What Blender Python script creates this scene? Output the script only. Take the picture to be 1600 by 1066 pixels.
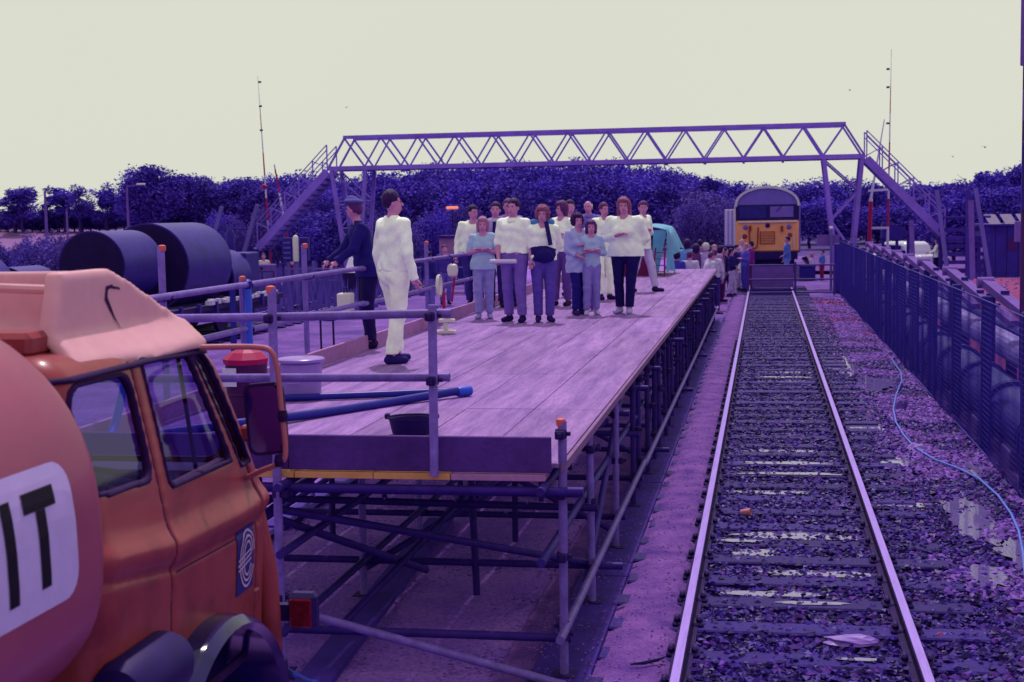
import bpy, math, random
import numpy as np
from mathutils import Vector, Matrix, noise as mnoise
from mathutils.bvhtree import BVHTree
R = math.radians
random.seed(7); RNG = np.random.default_rng(7)
scene = bpy.context.scene
for o in list(bpy.data.objects): bpy.data.objects.remove(o)
COL = scene.collection

# ---------------------------------------------------------------- camera
CAMZ = 2.95
YAW, PITCH, ROLL = R(10.1), R(-5.1), R(1.0)
F = Vector((-math.sin(YAW)*math.cos(PITCH), math.cos(YAW)*math.cos(PITCH), math.sin(PITCH)))
R0 = Vector((math.cos(YAW), math.sin(YAW), 0)); U0 = R0.cross(F)
RT = R0*math.cos(ROLL) - U0*math.sin(ROLL); UP = RT.cross(F)
cd = bpy.data.cameras.new('camera'); cam = bpy.data.objects.new('camera', cd); COL.objects.link(cam)
M = Matrix((RT, UP, -F)).transposed().to_4x4(); M.translation = Vector((0, 0, CAMZ)); cam.matrix_world = M
cd.lens = 50; cd.sensor_width = 36; cd.clip_start = .1; cd.clip_end = 3000
cd.dof.use_dof = True; cd.dof.focus_distance = 13; cd.dof.aperture_fstop = 4.5
scene.camera = cam
FPX = 50/36*1600
def ray(u, v): return F + RT*((u-800)/FPX) + UP*((533-v)/FPX)
def onz(u, v, z=0.):
    d = ray(u, v); return Vector((0, 0, CAMZ)) + d*((z-CAMZ)/d.z)
def onY(u, v, Y):
    d = ray(u, v); return Vector((0, 0, CAMZ)) + d*(Y/d.y)

# ---------------------------------------------------------------- light
SUN_EL, SUN_AZ = 61, -9      # azimuth from +Y, negative to the left
world = bpy.data.worlds.new('World'); scene.world = world; world.use_nodes = True
nt = world.node_tree; nt.nodes.clear()
sky = nt.nodes.new('ShaderNodeTexSky'); sky.sky_type = 'NISHITA'; sky.sun_disc = False
sky.sun_elevation = R(SUN_EL); sky.sun_rotation = R(SUN_AZ); sky.dust_density = 3.0
mixs = nt.nodes.new('ShaderNodeMix'); mixs.data_type = 'RGBA'; mixs.inputs[0].default_value = .985
nt.links.new(sky.outputs[0], mixs.inputs[6])
# high thin overcast of one even pale tone, faint cloud structure
tcw = nt.nodes.new('ShaderNodeTexCoord'); nzw = nt.nodes.new('ShaderNodeTexNoise'); nzw.inputs['Scale'].default_value = 1.3; nzw.inputs['Detail'].default_value = 3
rmp = nt.nodes.new('ShaderNodeValToRGB')
rmp.color_ramp.elements[0].position = .3; rmp.color_ramp.elements[1].position = .7
rmp.color_ramp.elements[0].color = (6.9, 7.05, 6.15, 1); rmp.color_ramp.elements[1].color = (7.2, 7.3, 6.2, 1)
nt.links.new(tcw.outputs['Generated'], nzw.inputs['Vector']); nt.links.new(nzw.outputs['Fac'], rmp.inputs[0]); nt.links.new(rmp.outputs[0], mixs.inputs[7])
bg = nt.nodes.new('ShaderNodeBackground'); bg.inputs[1].default_value = .1
wo = nt.nodes.new('ShaderNodeOutputWorld')
nt.links.new(mixs.outputs[2], bg.inputs[0]); nt.links.new(bg.outputs[0], wo.inputs[0])
sl = bpy.data.lights.new('sun', 'SUN'); sl.energy = 3.0; sl.angle = R(1.5); sl.color = (1, .95, .82)
so = bpy.data.objects.new('sun', sl); COL.objects.link(so)
sd = Vector((math.sin(R(SUN_AZ))*math.cos(R(SUN_EL)), math.cos(R(SUN_AZ))*math.cos(R(SUN_EL)), math.sin(R(SUN_EL))))
so.rotation_euler = sd.to_track_quat('Z', 'Y').to_euler()
vs = scene.view_settings; scene.display_settings.display_device = 'sRGB'
vs.view_transform = 'Standard'; vs.look = 'None'; vs.exposure = 0; vs.gamma = 1; vs.use_curve_mapping = False
scene.cycles.max_bounces = 6; scene.cycles.transparent_max_bounces = 12; scene.cycles.use_denoising = True

# ---------------------------------------------------------------- materials
def lin(c): c /= 255; return c/12.92 if c <= .04045 else ((c+.055)/1.055)**2.4
def S(r, g, b, k=.8): return (lin(r)*k*.76, lin(g)*k*.70, min(.95, lin(b)*k*1.06))
_m = {}
def mat(name, rgb, rough=.7, metal=0, ns=8, na=.12, rgb2=None, bump=0, bs=60, spec=.22, thresh=None, rand=0, attr=None, stretch=None, coat=0, ior=None, emit=None, fine=None, wpos=False):
    """principled material: base colour varied by noise, optional second colour in patches, bump"""
    if name in _m: return _m[name]
    m = bpy.data.materials.new(name); m.use_nodes = True; nt = m.node_tree; N = nt.nodes; L = nt.links
    b = N['Principled BSDF']; b.inputs['Roughness'].default_value = rough; b.inputs['Metallic'].default_value = metal
    b.inputs['Specular IOR Level'].default_value = spec; b.inputs['Specular Tint'].default_value = (.62, .42, 1, 1) if spec < .6 else (1, 1, 1, 1)
    if coat: b.inputs['Coat Weight'].default_value = coat; b.inputs['Coat Roughness'].default_value = .15
    if ior: b.inputs['IOR'].default_value = ior
    geo = N.new('ShaderNodeTexCoord'); vec = geo.outputs['Object']
    if wpos: vec = N.new('ShaderNodeNewGeometry').outputs['Position']
    if stretch:
        mp = N.new('ShaderNodeMapping'); mp.inputs['Scale'].default_value = stretch; L.new(vec, mp.inputs[0]); vec = mp.outputs[0]
    nz = N.new('ShaderNodeTexNoise'); nz.inputs['Scale'].default_value = ns; nz.inputs['Detail'].default_value = 6; nz.inputs['Roughness'].default_value = .65; L.new(vec, nz.inputs['Vector'])
    rp = N.new('ShaderNodeValToRGB'); t = thresh or (.3, .7)
    rp.color_ramp.elements[0].position, rp.color_ramp.elements[1].position = t
    c1 = rgb2 if rgb2 else tuple(c*(1+na) for c in rgb); c0 = rgb if rgb2 else tuple(c*(1-na) for c in rgb)
    rp.color_ramp.elements[0].color = (*c0, 1); rp.color_ramp.elements[1].color = (*c1, 1); L.new(nz.outputs['Fac'], rp.inputs[0])
    col = rp.outputs[0]
    def mul(colr, fac_out, lo, hi):
        mr = N.new('ShaderNodeMapRange'); mr.inputs[3].default_value = lo; mr.inputs[4].default_value = hi; L.new(fac_out, mr.inputs[0])
        hs = N.new('ShaderNodeHueSaturation'); L.new(mr.outputs[0], hs.inputs['Value']); L.new(colr, hs.inputs['Color']); return hs.outputs[0]
    if fine:
        n3 = N.new('ShaderNodeTexNoise'); n3.inputs['Scale'].default_value = fine[0]; n3.inputs['Detail'].default_value = 3; L.new(vec, n3.inputs['Vector'])
        col = mul(col, n3.outputs['Fac'], 1-fine[1]*2, 1+fine[1]*2)
    if rand:
        oi = N.new('ShaderNodeObjectInfo'); col = mul(col, oi.outputs['Random'], 1-rand, 1+rand)
    if attr:
        at = N.new('ShaderNodeAttribute'); at.attribute_name = 'tone'; col = mul(col, at.outputs['Fac'], 1-attr, 1+attr)
    L.new(col, b.inputs['Base Color'])
    if bump:
        n2 = N.new('ShaderNodeTexNoise'); n2.inputs['Scale'].default_value = bs; n2.inputs['Detail'].default_value = 4; L.new(vec, n2.inputs['Vector'])
        bp = N.new('ShaderNodeBump'); bp.inputs['Strength'].default_value = bump; bp.inputs['Distance'].default_value = .02
        L.new(n2.outputs['Fac'], bp.inputs['Height']); L.new(bp.outputs[0], b.inputs['Normal'])
    if emit:
        b.inputs['Emission Color'].default_value = (*emit[:3], 1); b.inputs['Emission Strength'].default_value = emit[3]
    _m[name] = m; return m

# ---------------------------------------------------------------- mesh building
class MB:
    def __init__(s): s.v = []; s.f = []; s.m = []
    def add(s, vs, fs, mi=0):
        n = len(s.v); s.v += [tuple(v) for v in vs]; s.f += [tuple(n+i for i in f) for f in fs]; s.m += [mi]*len(fs); return s
    def box(s, a, b, mi=0, M=None, bev=0):
        x0, y0, z0 = (min(a[i], b[i]) for i in range(3)); x1, y1, z1 = (max(a[i], b[i]) for i in range(3))
        if bev:
            c = ((x0+x1)/2, (y0+y1)/2, (z0+z1)/2); h = ((x1-x0)/2, (y1-y0)/2, (z1-z0)/2); e = min(bev, min(h)*.9)
            V = []; idx = {}
            for sx in (-1, 1):
                for sy in (-1, 1):
                    for sz in (-1, 1):
                        for ax in range(3):
                            p = [c[0]+sx*(h[0]-(e if ax != 0 else 0)), c[1]+sy*(h[1]-(e if ax != 1 else 0)), c[2]+sz*(h[2]-(e if ax != 2 else 0))]
                            idx[(sx, sy, sz, ax)] = len(V); V.append(p)
            Fc = []
            for ax in range(3):
                o1, o2 = (ax+1) % 3, (ax+2) % 3
                for sg in (-1, 1):
                    q = []
                    for s1, s2 in ((-1, -1), (1, -1), (1, 1), (-1, 1)):
                        k = [0, 0, 0]; k[ax] = sg; k[o1] = s1; k[o2] = s2; q.append(idx[(*k, ax)])
                    Fc.append(q if sg > 0 else q[::-1])
                for s1 in (-1, 1):
                    for s2 in (-1, 1):
                        k0 = [0, 0, 0]; k0[ax] = -1; k0[o1] = s1; k0[o2] = s2; k1 = list(k0); k1[ax] = 1
                        q = [idx[(*k0, o1)], idx[(*k1, o1)], idx[(*k1, o2)], idx[(*k0, o2)]]
                        Fc.append(q if s1*s2 < 0 else q[::-1])
            for sx in (-1, 1):
                for sy in (-1, 1):
                    for sz in (-1, 1):
                        q = [idx[(sx, sy, sz, k)] for k in range(3)]; Fc.append(q if sx*sy*sz > 0 else q[::-1])
            if M is not None: V = [M @ Vector(p) for p in V]
            return s.add(V, Fc, mi)
        V = [(x0, y0, z0), (x1, y0, z0), (x1, y1, z0), (x0, y1, z0), (x0, y0, z1), (x1, y0, z1), (x1, y1, z1), (x0, y1, z1)]
        if M is not None: V = [M @ Vector(p) for p in V]
        return s.add(V, [(0, 3, 2, 1), (4, 5, 6, 7), (0, 1, 5, 4), (1, 2, 6, 5), (2, 3, 7, 6), (3, 0, 4, 7)], mi)
    def bar(s, p, q, w, h=None, mi=0, up=(0, 0, 1)):
        """rectangular bar from p to q"""
        p, q = Vector(p), Vector(q); d = (q-p); L = d.length; d.normalize(); u = Vector(up)
        if abs(d.dot(u)) > .95: u = Vector((0, 1, 0))
        x = d.cross(u).normalized(); z = x.cross(d); h = h or w
        M = Matrix((x, d, z)).transposed().to_4x4(); M.translation = p
        return s.box((-w/2, 0, -h/2), (w/2, L, h/2), mi, M)
    def tube(s, pts, r, n=8, mi=0, caps=True):
        pts = [Vector(p) for p in pts]; K = len(pts); rr = r if isinstance(r, (list, tuple)) else [r]*K
        base = len(s.v); prev = None; V = []; Fc = []
        for i, p in enumerate(pts):
            d = (pts[min(i+1, K-1)]-pts[max(i-1, 0)]).normalized()
            if prev is None:
                a = Vector((0, 0, 1)) if abs(d.z) < .9 else Vector((1, 0, 0)); x = d.cross(a).normalized()
            else: x = (prev - d*prev.dot(d)).normalized()
            prev = x; y = d.cross(x)
            for k in range(n):
                t = 2*math.pi*k/n; V.append(p + (x*math.cos(t)+y*math.sin(t))*rr[i])
        for i in range(K-1):
            for k in range(n):
                a, b = i*n+k, i*n+(k+1) % n; Fc.append((a, b, b+n, a+n))
        if caps: Fc.append(tuple(range(n))[::-1]); Fc.append(tuple((K-1)*n+k for k in range(n)))
        return s.add(V, Fc, mi)
    def lathe(s, prof, axis_p, axis='z', n=24, mi=0, sx=1, sy=1):
        """prof: (radius, height) along the axis"""
        V = []; Fc = []; P = Vector(axis_p)
        for r, h in prof:
            for k in range(n):
                t = 2*math.pi*k/n; a, b = r*math.cos(t)*sx, r*math.sin(t)*sy
                V.append(P+Vector({'z': (a, b, h), 'y': (a, h, b), 'x': (h, a, b)}[axis]))
        for i in range(len(prof)-1):
            for k in range(n):
                a, b = i*n+k, i*n+(k+1) % n
                q = (a, b, b+n, a+n); Fc.append(q if axis != 'y' else q[::-1])
        Fc.append(tuple(range(n))[::-1] if axis != 'y' else tuple(range(n))); e = (len(prof)-1)*n
        Fc.append(tuple(e+k for k in range(n)) if axis != 'y' else tuple(e+k for k in range(n))[::-1])
        return s.add(V, Fc, mi)
    def mesh(s, name, mats, smooth=False):
        me = bpy.data.meshes.new(name); me.from_pydata(s.v, [], s.f)
        for m in (mats if isinstance(mats, (list, tuple)) else [mats]): me.materials.append(m)
        me.polygons.foreach_set('material_index', s.m)
        if smooth:
            me.polygons.foreach_set('use_smooth', [True]*len(me.polygons))
            try: me.set_sharp_from_angle(angle=R(40))
            except Exception: pass
        me.update(); return me
def obj(name, me, parent=None, local=False):
    o = bpy.data.objects.new(name, me); COL.objects.link(o)
    if parent is not None:
        o.parent = parent
        if not local:
            w = Vector((0, 0, 0)); p = parent
            while p is not None: w += p.location+p.matrix_parent_inverse.translation; p = p.parent
            o.matrix_parent_inverse = Matrix.Translation(-w)
    return o
def part(name, mb, m, parent, smooth=False, local=False):
    return obj(name, mb.mesh(name, m, smooth), parent, local)
def tag(o, label=None, cat=None, group=None, kind=None):
    if label: o['label'] = label
    if cat: o['category'] = cat
    if group: o['group'] = group
    if kind: o['kind'] = kind
    return o
def thing(name, label, cat, loc=(0, 0, 0), group=None, rz=0):
    o = bpy.data.objects.new(name, None); COL.objects.link(o); o.location = loc; o.rotation_euler.z = rz; o.empty_display_size = .2
    return tag(o, label, cat, group)
def copy_tree(o, parent=None):
    c = o.copy(); COL.objects.link(c)
    if parent is not None: c.parent = parent
    for ch in CH.get(o.name, None) or [x for x in o.children]: copy_tree(ch, c)
    return c
CH = {}
def inst(src, name, parent, M):
    """a copy of a part that shares its mesh"""
    c = src.copy(); COL.objects.link(c); c.name = name; c.parent = parent; c.matrix_parent_inverse = Matrix.Identity(4)
    w = Vector((0, 0, 0)); p = parent
    while p is not None: w += p.location; p = p.parent
    c.matrix_basis = Matrix.Translation(-w) @ M; return c
def npmesh(name, V, Q, mats, mi=None, smooth=True, tone=None):
    me = bpy.data.meshes.new(name); V = np.asarray(V, np.float32); Q = np.asarray(Q, np.int32); k = Q.shape[1]
    me.vertices.add(len(V)); me.vertices.foreach_set('co', V.ravel())
    me.loops.add(Q.size); me.loops.foreach_set('vertex_index', Q.ravel())
    me.polygons.add(len(Q)); me.polygons.foreach_set('loop_start', np.arange(len(Q), dtype=np.int32)*k); me.polygons.foreach_set('loop_total', np.full(len(Q), k, np.int32))
    for m in (mats if isinstance(mats, (list, tuple)) else [mats]): me.materials.append(m)
    if mi is not None: me.polygons.foreach_set('material_index', np.asarray(mi, np.int32))
    me.polygons.foreach_set('use_smooth', [smooth]*len(Q))
    me.update(calc_edges=True)
    if tone is not None:
        a = me.attributes.new('tone', 'FLOAT', 'POINT'); a.data.foreach_set('value', np.asarray(tone, np.float32))
    return me

def relax(o, n=5, f=.5):
    m = o.modifiers.new('relax', 'SMOOTH'); m.factor = f; m.iterations = n; return o
# ---------------------------------------------------------------- signed-distance modelling
def surfnet(D, org, vox):
    """naive surface nets: one vertex per crossed cell, one quad per crossed edge"""
    sgn = D < 0; nx, ny, nz = D.shape
    shp = (nx-1, ny-1, nz-1); nc = shp[0]*shp[1]*shp[2]
    acc = [np.zeros(nc) for _ in range(3)]; cnt = np.zeros(nc); quads = []
    st = (shp[1]*shp[2], shp[2], 1)
    for ax in range(3):
        a = [slice(None)]*3; b = [slice(None)]*3; a[ax] = slice(0, -1); b[ax] = slice(1, None)
        s0 = sgn[tuple(a)]; cr = s0 != sgn[tuple(b)]
        I = np.nonzero(cr); d0 = D[tuple(a)][I]; d1 = D[tuple(b)][I]; t = d0/(d0-d1)
        P = [I[0].astype(float), I[1].astype(float), I[2].astype(float)]; P[ax] = P[ax]+t
        o1, o2 = (ax+1) % 3, (ax+2) % 3
        lim = shp
        ok = (I[o1] > 0) & (I[o2] > 0) & (I[o1] < lim[o1]) & (I[o2] < lim[o2]) & (I[ax] < lim[ax])
        I = [i[ok] for i in I]; P = [p[ok] for p in P]; neg = s0[tuple(I)]
        base = I[0]*st[0]+I[1]*st[1]+I[2]*st[2]
        c = [base-st[o1]-st[o2], base-st[o2], base, base-st[o1]]
        for ci in c:
            cnt += np.bincount(ci, minlength=nc)
            for k in range(3): acc[k] += np.bincount(ci, weights=P[k], minlength=nc)
        q = np.stack(c, 1); q[~neg] = q[~neg][:, ::-1]; quads.append(q)
    used = np.nonzero(cnt)[0]; mp = np.full(nc, -1); mp[used] = np.arange(len(used))
    V = np.stack([acc[k][used]/cnt[used] for k in range(3)], 1)*vox+np.array(org)
    Q = mp[np.concatenate(quads)]
    return V, Q
class SDF:
    def __init__(s, lo, hi, vox):
        s.lo = np.array(lo, float); s.vox = vox; n = np.ceil((np.array(hi)-s.lo)/vox).astype(int)+1; s.n = n
        s.ax = [s.lo[i]+np.arange(n[i])*vox for i in range(3)]; s.D = np.full(n, .5, np.float32)
    def sub(s, lo, hi):
        i0 = np.clip(np.floor((np.array(lo)-s.lo)/s.vox).astype(int), 0, s.n); i1 = np.clip(np.ceil((np.array(hi)-s.lo)/s.vox).astype(int)+1, 0, s.n)
        sl = tuple(slice(i0[k], i1[k]) for k in range(3))
        return sl, s.ax[0][sl[0]][:, None, None], s.ax[1][sl[1]][None, :, None], s.ax[2][sl[2]][None, None, :]
    def union(s, sl, d, k):
        a = s.D[sl]
        if a.size == 0: return
        if k > 0:
            h = np.clip(.5+.5*(a-d)/k, 0, 1); s.D[sl] = a*(1-h)+d*h-k*h*(1-h)
        else: s.D[sl] = np.minimum(a, d)
    def cone(s, a, b, ra, rb, k=.02, fx=1, cut=None, grow=0):
        a = np.array(a, float); b = np.array(b, float); ra += grow; rb += grow; r = max(ra, rb)+.05
        lo = np.minimum(a, b)-r*np.array([fx, 1, 1]); hi = np.maximum(a, b)+r*np.array([fx, 1, 1])
        sl, X, Y, Z = s.sub(lo, hi); cx = (a[0]+b[0])/2
        ax_, bx_ = (a[0]-cx)/fx, (b[0]-cx)/fx; X = (X-cx)/fx
        d = (bx_-ax_, b[1]-a[1], b[2]-a[2]); L2 = sum(q*q for q in d)+1e-9
        t = np.clip(((X-ax_)*d[0]+(Y-a[1])*d[1]+(Z-a[2])*d[2])/L2, 0, 1)
        dist = np.sqrt((X-ax_-t*d[0])**2+(Y-a[1]-t*d[1])**2+(Z-a[2]-t*d[2])**2)-(ra+t*(rb-ra))
        if cut is not None:
            L = math.sqrt(L2); c = ((X-b[0])*d[0]/L+(Y-b[1])*d[1]/L+(Z-b[2])*d[2]/L)-cut if fx == 1 else Z*0
            dist = np.maximum(dist, c)
        s.union(sl, dist, k)
    def ell(s, c, r, k=.015, Rm=None, grow=0, sub=False):
        c = np.array(c, float); r = np.array(r, float)+grow; m = max(r)+.05; sl, X, Y, Z = s.sub(c-m, c+m)
        X = X-c[0]; Y = Y-c[1]; Z = Z-c[2]
        if Rm is not None:
            X, Y, Z = (Rm[0][i]*X+Rm[1][i]*Y+Rm[2][i]*Z for i in range(3))
        k0 = np.sqrt((X/r[0])**2+(Y/r[1])**2+(Z/r[2])**2); k1 = np.sqrt((X/r[0]**2)**2+(Y/r[1]**2)**2+(Z/r[2]**2)**2)+1e-9
        d = k0*(k0-1)/k1
        if sub: s.D[sl] = np.maximum(s.D[sl], -d)
        else: s.union(sl, d, k)
    def grid(s): return s.ax[0][:, None, None], s.ax[1][None, :, None], s.ax[2][None, None, :]
    def wrinkle(s, amp, f, seed=0):
        X, Y, Z = s.grid()
        s.D += (amp*(np.sin(X*f+3*np.sin(Z*f*.4+seed)+seed)*np.sin(Z*f*.8+2*np.sin(X*f*.5+seed*2)+Y*f*.5)*np.cos(Y*f*.7+seed))).astype(np.float32)
    def mesh(s, name, mats, clean=True, M=None):
        V, Q = surfnet(s.D, s.lo, s.vox)
        if M is not None: V = V @ np.array(M)[:3, :3].T+np.array(M)[:3, 3]
        return npmesh(name, V, Q, mats)
def bboxd(X, Y, Z, a, b, r=0):
    """rounded box distance"""
    c = [(a[i]+b[i])/2 for i in range(3)]; h = [(b[i]-a[i])/2-r for i in range(3)]
    q = [np.abs(P-c[i])-h[i] for i, P in enumerate((X, Y, Z))]
    out = np.sqrt(sum(np.maximum(w, 0)**2 for w in q)); ins = np.minimum(np.maximum(np.maximum(q[0], q[1]), q[2]), 0)
    return out+ins-r
# ================================================================ materials of the place
C_GRAVEL = mat('gravel_dust', S(150, 96, 205, .8), .95, ns=1.0, rgb2=S(196, 138, 222, .78), bump=.9, bs=30, fine=(26, .32), thresh=(.35, .68))
C_PATH = mat('cinder_path', S(112, 66, 165, .58), .95, ns=3.2, rgb2=S(172, 110, 196, .6), bump=.9, bs=40, fine=(45, .3), thresh=(.32, .68))
C_BALLAST = mat('ballast_fines', S(58, 26, 120, .6), .7, ns=3, rgb2=S(92, 50, 150, .6), bump=1, bs=40, fine=(50, .4))
C_STONE_D = mat('wet_stone', S(60, 30, 132, .72), .5, ns=5, na=.3, attr=.65)
C_STONE_L = mat('dry_stone', S(150, 102, 192, .76), .85, ns=5, na=.3, attr=.4)
C_STONE_M = mat('dirty_stone', S(110, 62, 160, .7), .8, ns=5, na=.3, attr=.45)
C_SLEEPER = mat('creosoted_timber', S(56, 27, 126, .75), .62, ns=5, na=.35, bump=.5, bs=30, stretch=(1, 12, 12), rand=.25)
C_RAILSIDE = mat('rusty_rail_web', S(58, 26, 100, .6), .8, ns=8, na=.3)
C_RAILTOP = mat('polished_rail_head', S(190, 158, 230, .85), .4, metal=.45, ns=4, na=.15, stretch=(8, .6, 8))
C_FIELD = mat('stubble_field', S(205, 150, 195, .55), 1, ns=.02, rgb2=S(170, 115, 190, .55), fine=(.4, .1))
C_GRASSY = mat('rough_grass', S(84, 66, 140, .6), 1, ns=.15, rgb2=S(120, 84, 165, .6), fine=(1.2, .2))
C_RED = mat('red_soil', S(150, 52, 105, .75), 1, ns=1.5, rgb2=S(178, 88, 140, .7), bump=1, bs=12, fine=(14, .25))
C_WATER = mat('puddle_water', (.13, .085, .30), .03, ns=3, na=.1, ior=2.3, spec=.7, bump=.02, bs=5)
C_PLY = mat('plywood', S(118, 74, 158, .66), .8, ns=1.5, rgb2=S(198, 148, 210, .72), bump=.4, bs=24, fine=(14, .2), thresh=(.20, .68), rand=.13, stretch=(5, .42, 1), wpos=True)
C_PLYEDGE = mat('plywood_edge', S(170, 120, 170, .6), .8, ns=9, na=.2)
C_KICK = mat('shaded_board', S(104, 62, 150, .62), .8, ns=2, na=.3, bump=.3, fine=(20, .12))  # front kickboards: shade of the near face put into a darker colour
C_KICKL = mat('pale_board', S(212, 148, 196, .7), .8, ns=3, na=.16, bump=.2, fine=(25, .1), rand=.08)
C_YEL = mat('yellow_board_edge', S(236, 170, 105, .8), .7, ns=6, na=.15)
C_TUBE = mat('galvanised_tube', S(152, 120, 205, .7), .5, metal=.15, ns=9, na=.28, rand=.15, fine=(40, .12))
C_TUBED = mat('weathered_tube', S(74, 46, 145, .6), .6, metal=.1, ns=7, na=.3, rand=.2)  # darker tube tone, mostly for members below the deck
C_COUP = mat('steel_coupler', S(62, 34, 112, .6), .7, ns=20, na=.3)
C_ORANGE = mat('orange_plastic', S(236, 105, 98, .85), .5, ns=10, na=.1)
C_STEEL = mat('footbridge_steel', S(150, 112, 215, .85), .6, ns=1.5, na=.18, rand=.1)
C_STEELD = mat('footbridge_dark_steel', S(86, 58, 168, .7), .7, ns=1.5, na=.2)
C_TIMBERL = mat('weathered_timber', S(140, 115, 205, .65), .8, ns=3, na=.2, stretch=(1, 1, .3))
C_TIMBERD = mat('dark_timber', S(84, 50, 160, .7), .85, ns=3, na=.3, rand=.15)
C_WHITEP = mat('white_paint', S(235, 225, 235, .85), .5, ns=6, na=.06)
C_REDP = mat('red_paint', S(190, 30, 90, .85), .5, ns=6, na=.1)
C_NAVY = mat('navy_mesh_wire', S(66, 48, 170, .7), .6, ns=3, na=.2)
C_FPOST = mat('fence_post_concrete', S(62, 46, 150, .62), .8, ns=6, na=.2, fine=(60, .1))
C_CONC = mat('lilac_concrete', S(146, 104, 196, .65), .85, ns=4, na=.18, fine=(30, .12))
C_PIPE = mat('dark_lagged_pipe', S(62, 46, 155, .7), .4, ns=3, na=.12, fine=(12, .05))
C_PIPEL = mat('ribbed_pipe', S(182, 156, 232, .85), .5, ns=3, na=.2)
C_TANK = mat('bitumen_drum', S(66, 44, 150, .72), .5, ns=2.5, na=.25, fine=(14, .12))
C_TANKE = mat('shaded_drum_end', S(42, 20, 84, .62), .7, ns=4, na=.3)  # same bitumen as the shell, end-face shade painted in as a darker tone
C_BLUE = mat('blue_hose', S(64, 92, 215, .85), .4, ns=6, na=.1)
C_BLUED = mat('dark_blue_hose', S(50, 46, 150, .8), .35, ns=6, na=.15)
C_BLK = mat('black_rubber', S(44, 22, 96, .75), .6, ns=8, na=.2)
C_LEAF = [mat('foliage_%s' % n, c, .9, ns=.55, rgb2=c2, thresh=(.35, .7), rand=.18) for n, c, c2 in (
    ('deep', S(76, 50, 164, 1), S(96, 68, 190, 1)), ('mid', S(86, 60, 176, 1), S(110, 82, 204, 1)), ('soft', S(98, 72, 168, .9), S(124, 96, 188, .9)))]
C_BARK = mat('bark', S(84, 60, 142, .6), .9, ns=3, na=.25)
C_TRUCK = mat('cab_paint', S(190, 80, 82, .66), .36, ns=3.5, rgb2=S(138, 46, 62, .62), thresh=(.45, .8), coat=.15, fine=(5, .05))
C_ROOFP = mat('sunlit_roof_fibreglass', S(244, 184, 176, .9), .5, ns=4, rgb2=S(240, 172, 176, .9), fine=(14, .05))  # paler than the cab: sunlight on the roof is put into the colour
C_TRUCKT = mat('tank_paint', S(194, 94, 118, .70), .42, ns=1.8, rgb2=S(176, 82, 112, .70), coat=.15, fine=(6, .05))
C_GRIME = mat('grimy_rubber_seal', S(58, 20, 84, .65), .8, ns=12, na=.3)
C_GLASS = bpy.data.materials.new('window_glass'); C_GLASS.use_nodes = True
_n = C_GLASS.node_tree; _n.nodes.clear(); _o = _n.nodes.new('ShaderNodeOutputMaterial'); _t = _n.nodes.new('ShaderNodeBsdfTransparent'); _t.inputs[0].default_value = (.62, .55, .85, 1)
_g = _n.nodes.new('ShaderNodeBsdfGlossy'); _g.inputs[0].default_value = (.8, .75, .95, 1); _g.inputs['Roughness'].default_value = .05
_f = _n.nodes.new('ShaderNodeFresnel'); _f.inputs[0].default_value = 1.5; _x = _n.nodes.new('ShaderNodeMixShader')
_x.inputs[0].default_value = .10; _n.links.new(_t.outputs[0], _x.inputs[1]); _n.links.new(_g.outputs[0], _x.inputs[2]); _n.links.new(_x.outputs[0], _o.inputs[0])
C_MIRROR = mat('mirror_glass', S(120, 100, 190, .9), .05, metal=1, ns=3, na=.05)
C_CHROME = mat('chrome', S(225, 200, 225, .9), .15, metal=1, ns=3, na=.05)

# ================================================================ ground
def sheet(name, x0, x1, y0, y1, z, m, nx=2, ny=2, hf=None, kind='structure', label=None):
    xs = np.linspace(x0, x1, nx); ys = np.linspace(y0, y1, ny); V = [(x, y, z+(hf(x, y) if hf else 0)) for x in xs for y in ys]
    Q = [(i*ny+j, (i+1)*ny+j, (i+1)*ny+j+1, i*ny+j+1) for i in range(nx-1) for j in range(ny-1)]
    o = obj(name, npmesh(name, V, Q, m)); tag(o, label, kind=kind); return o
def nz3(x, y, s=1., z=0.): return mnoise.noise(Vector((x*s, y*s, z)))
sheet('ground', -900, 900, -6, 1600, -.06, C_GRASSY)
C_YARD = mat('yard_cinders', S(104, 66, 160, .66), .95, ns=.7, rgb2=S(166, 112, 202, .66), bump=.9, bs=30, fine=(18, .35), thresh=(.36, .66))
sheet('yard_ground', -30, 30, -4, 92, -.02, C_YARD, 160, 200, lambda x, y: .012*nz3(x, y, 1.5)-(.02 if -.75 < x < 1.75 else 0))
sheet('scaffold_ground', -5.2, -1.55, 5, 39, -.004, C_GRAVEL, 40, 240, lambda x, y: .012*nz3(x, y, 1.5)+.006*nz3(x, y, 9)-.03*max(0, abs(x+3.4)-1.5))
def hump(x, y): return .045*min(1, max(0, (x+1.08)/.12))*min(1, max(0, (-.58-x)/.1))+.01*nz3(x, y, 4)+.006*nz3(x, y, 13)
sheet('path', -1.7, -.56, 6, 49.5, .003, C_PATH, 36, 500, hump)
sheet('ballast_bed', -.57, 2.7, 5, 49.3, -.03, C_BALLAST, 40, 320, lambda x, y: .012*nz3(x, y, 3)+.008*nz3(x, y, 11))
sheet('crossing_ground', 1.1, 2.5, 31, 47, -.005, C_RED, 16, 60, lambda x, y: .02*nz3(x, y, 1.5))
def fieldz(x, y): return 2.25*min(1, max(0, (y-82)/28))*min(1, max(0, (-26-x)/14))+(.3*nz3(x, y, .05) if y > 90 else 0)
sheet('field', -150, -26, 80, 122, -.05, C_FIELD, 50, 20, fieldz)

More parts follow.
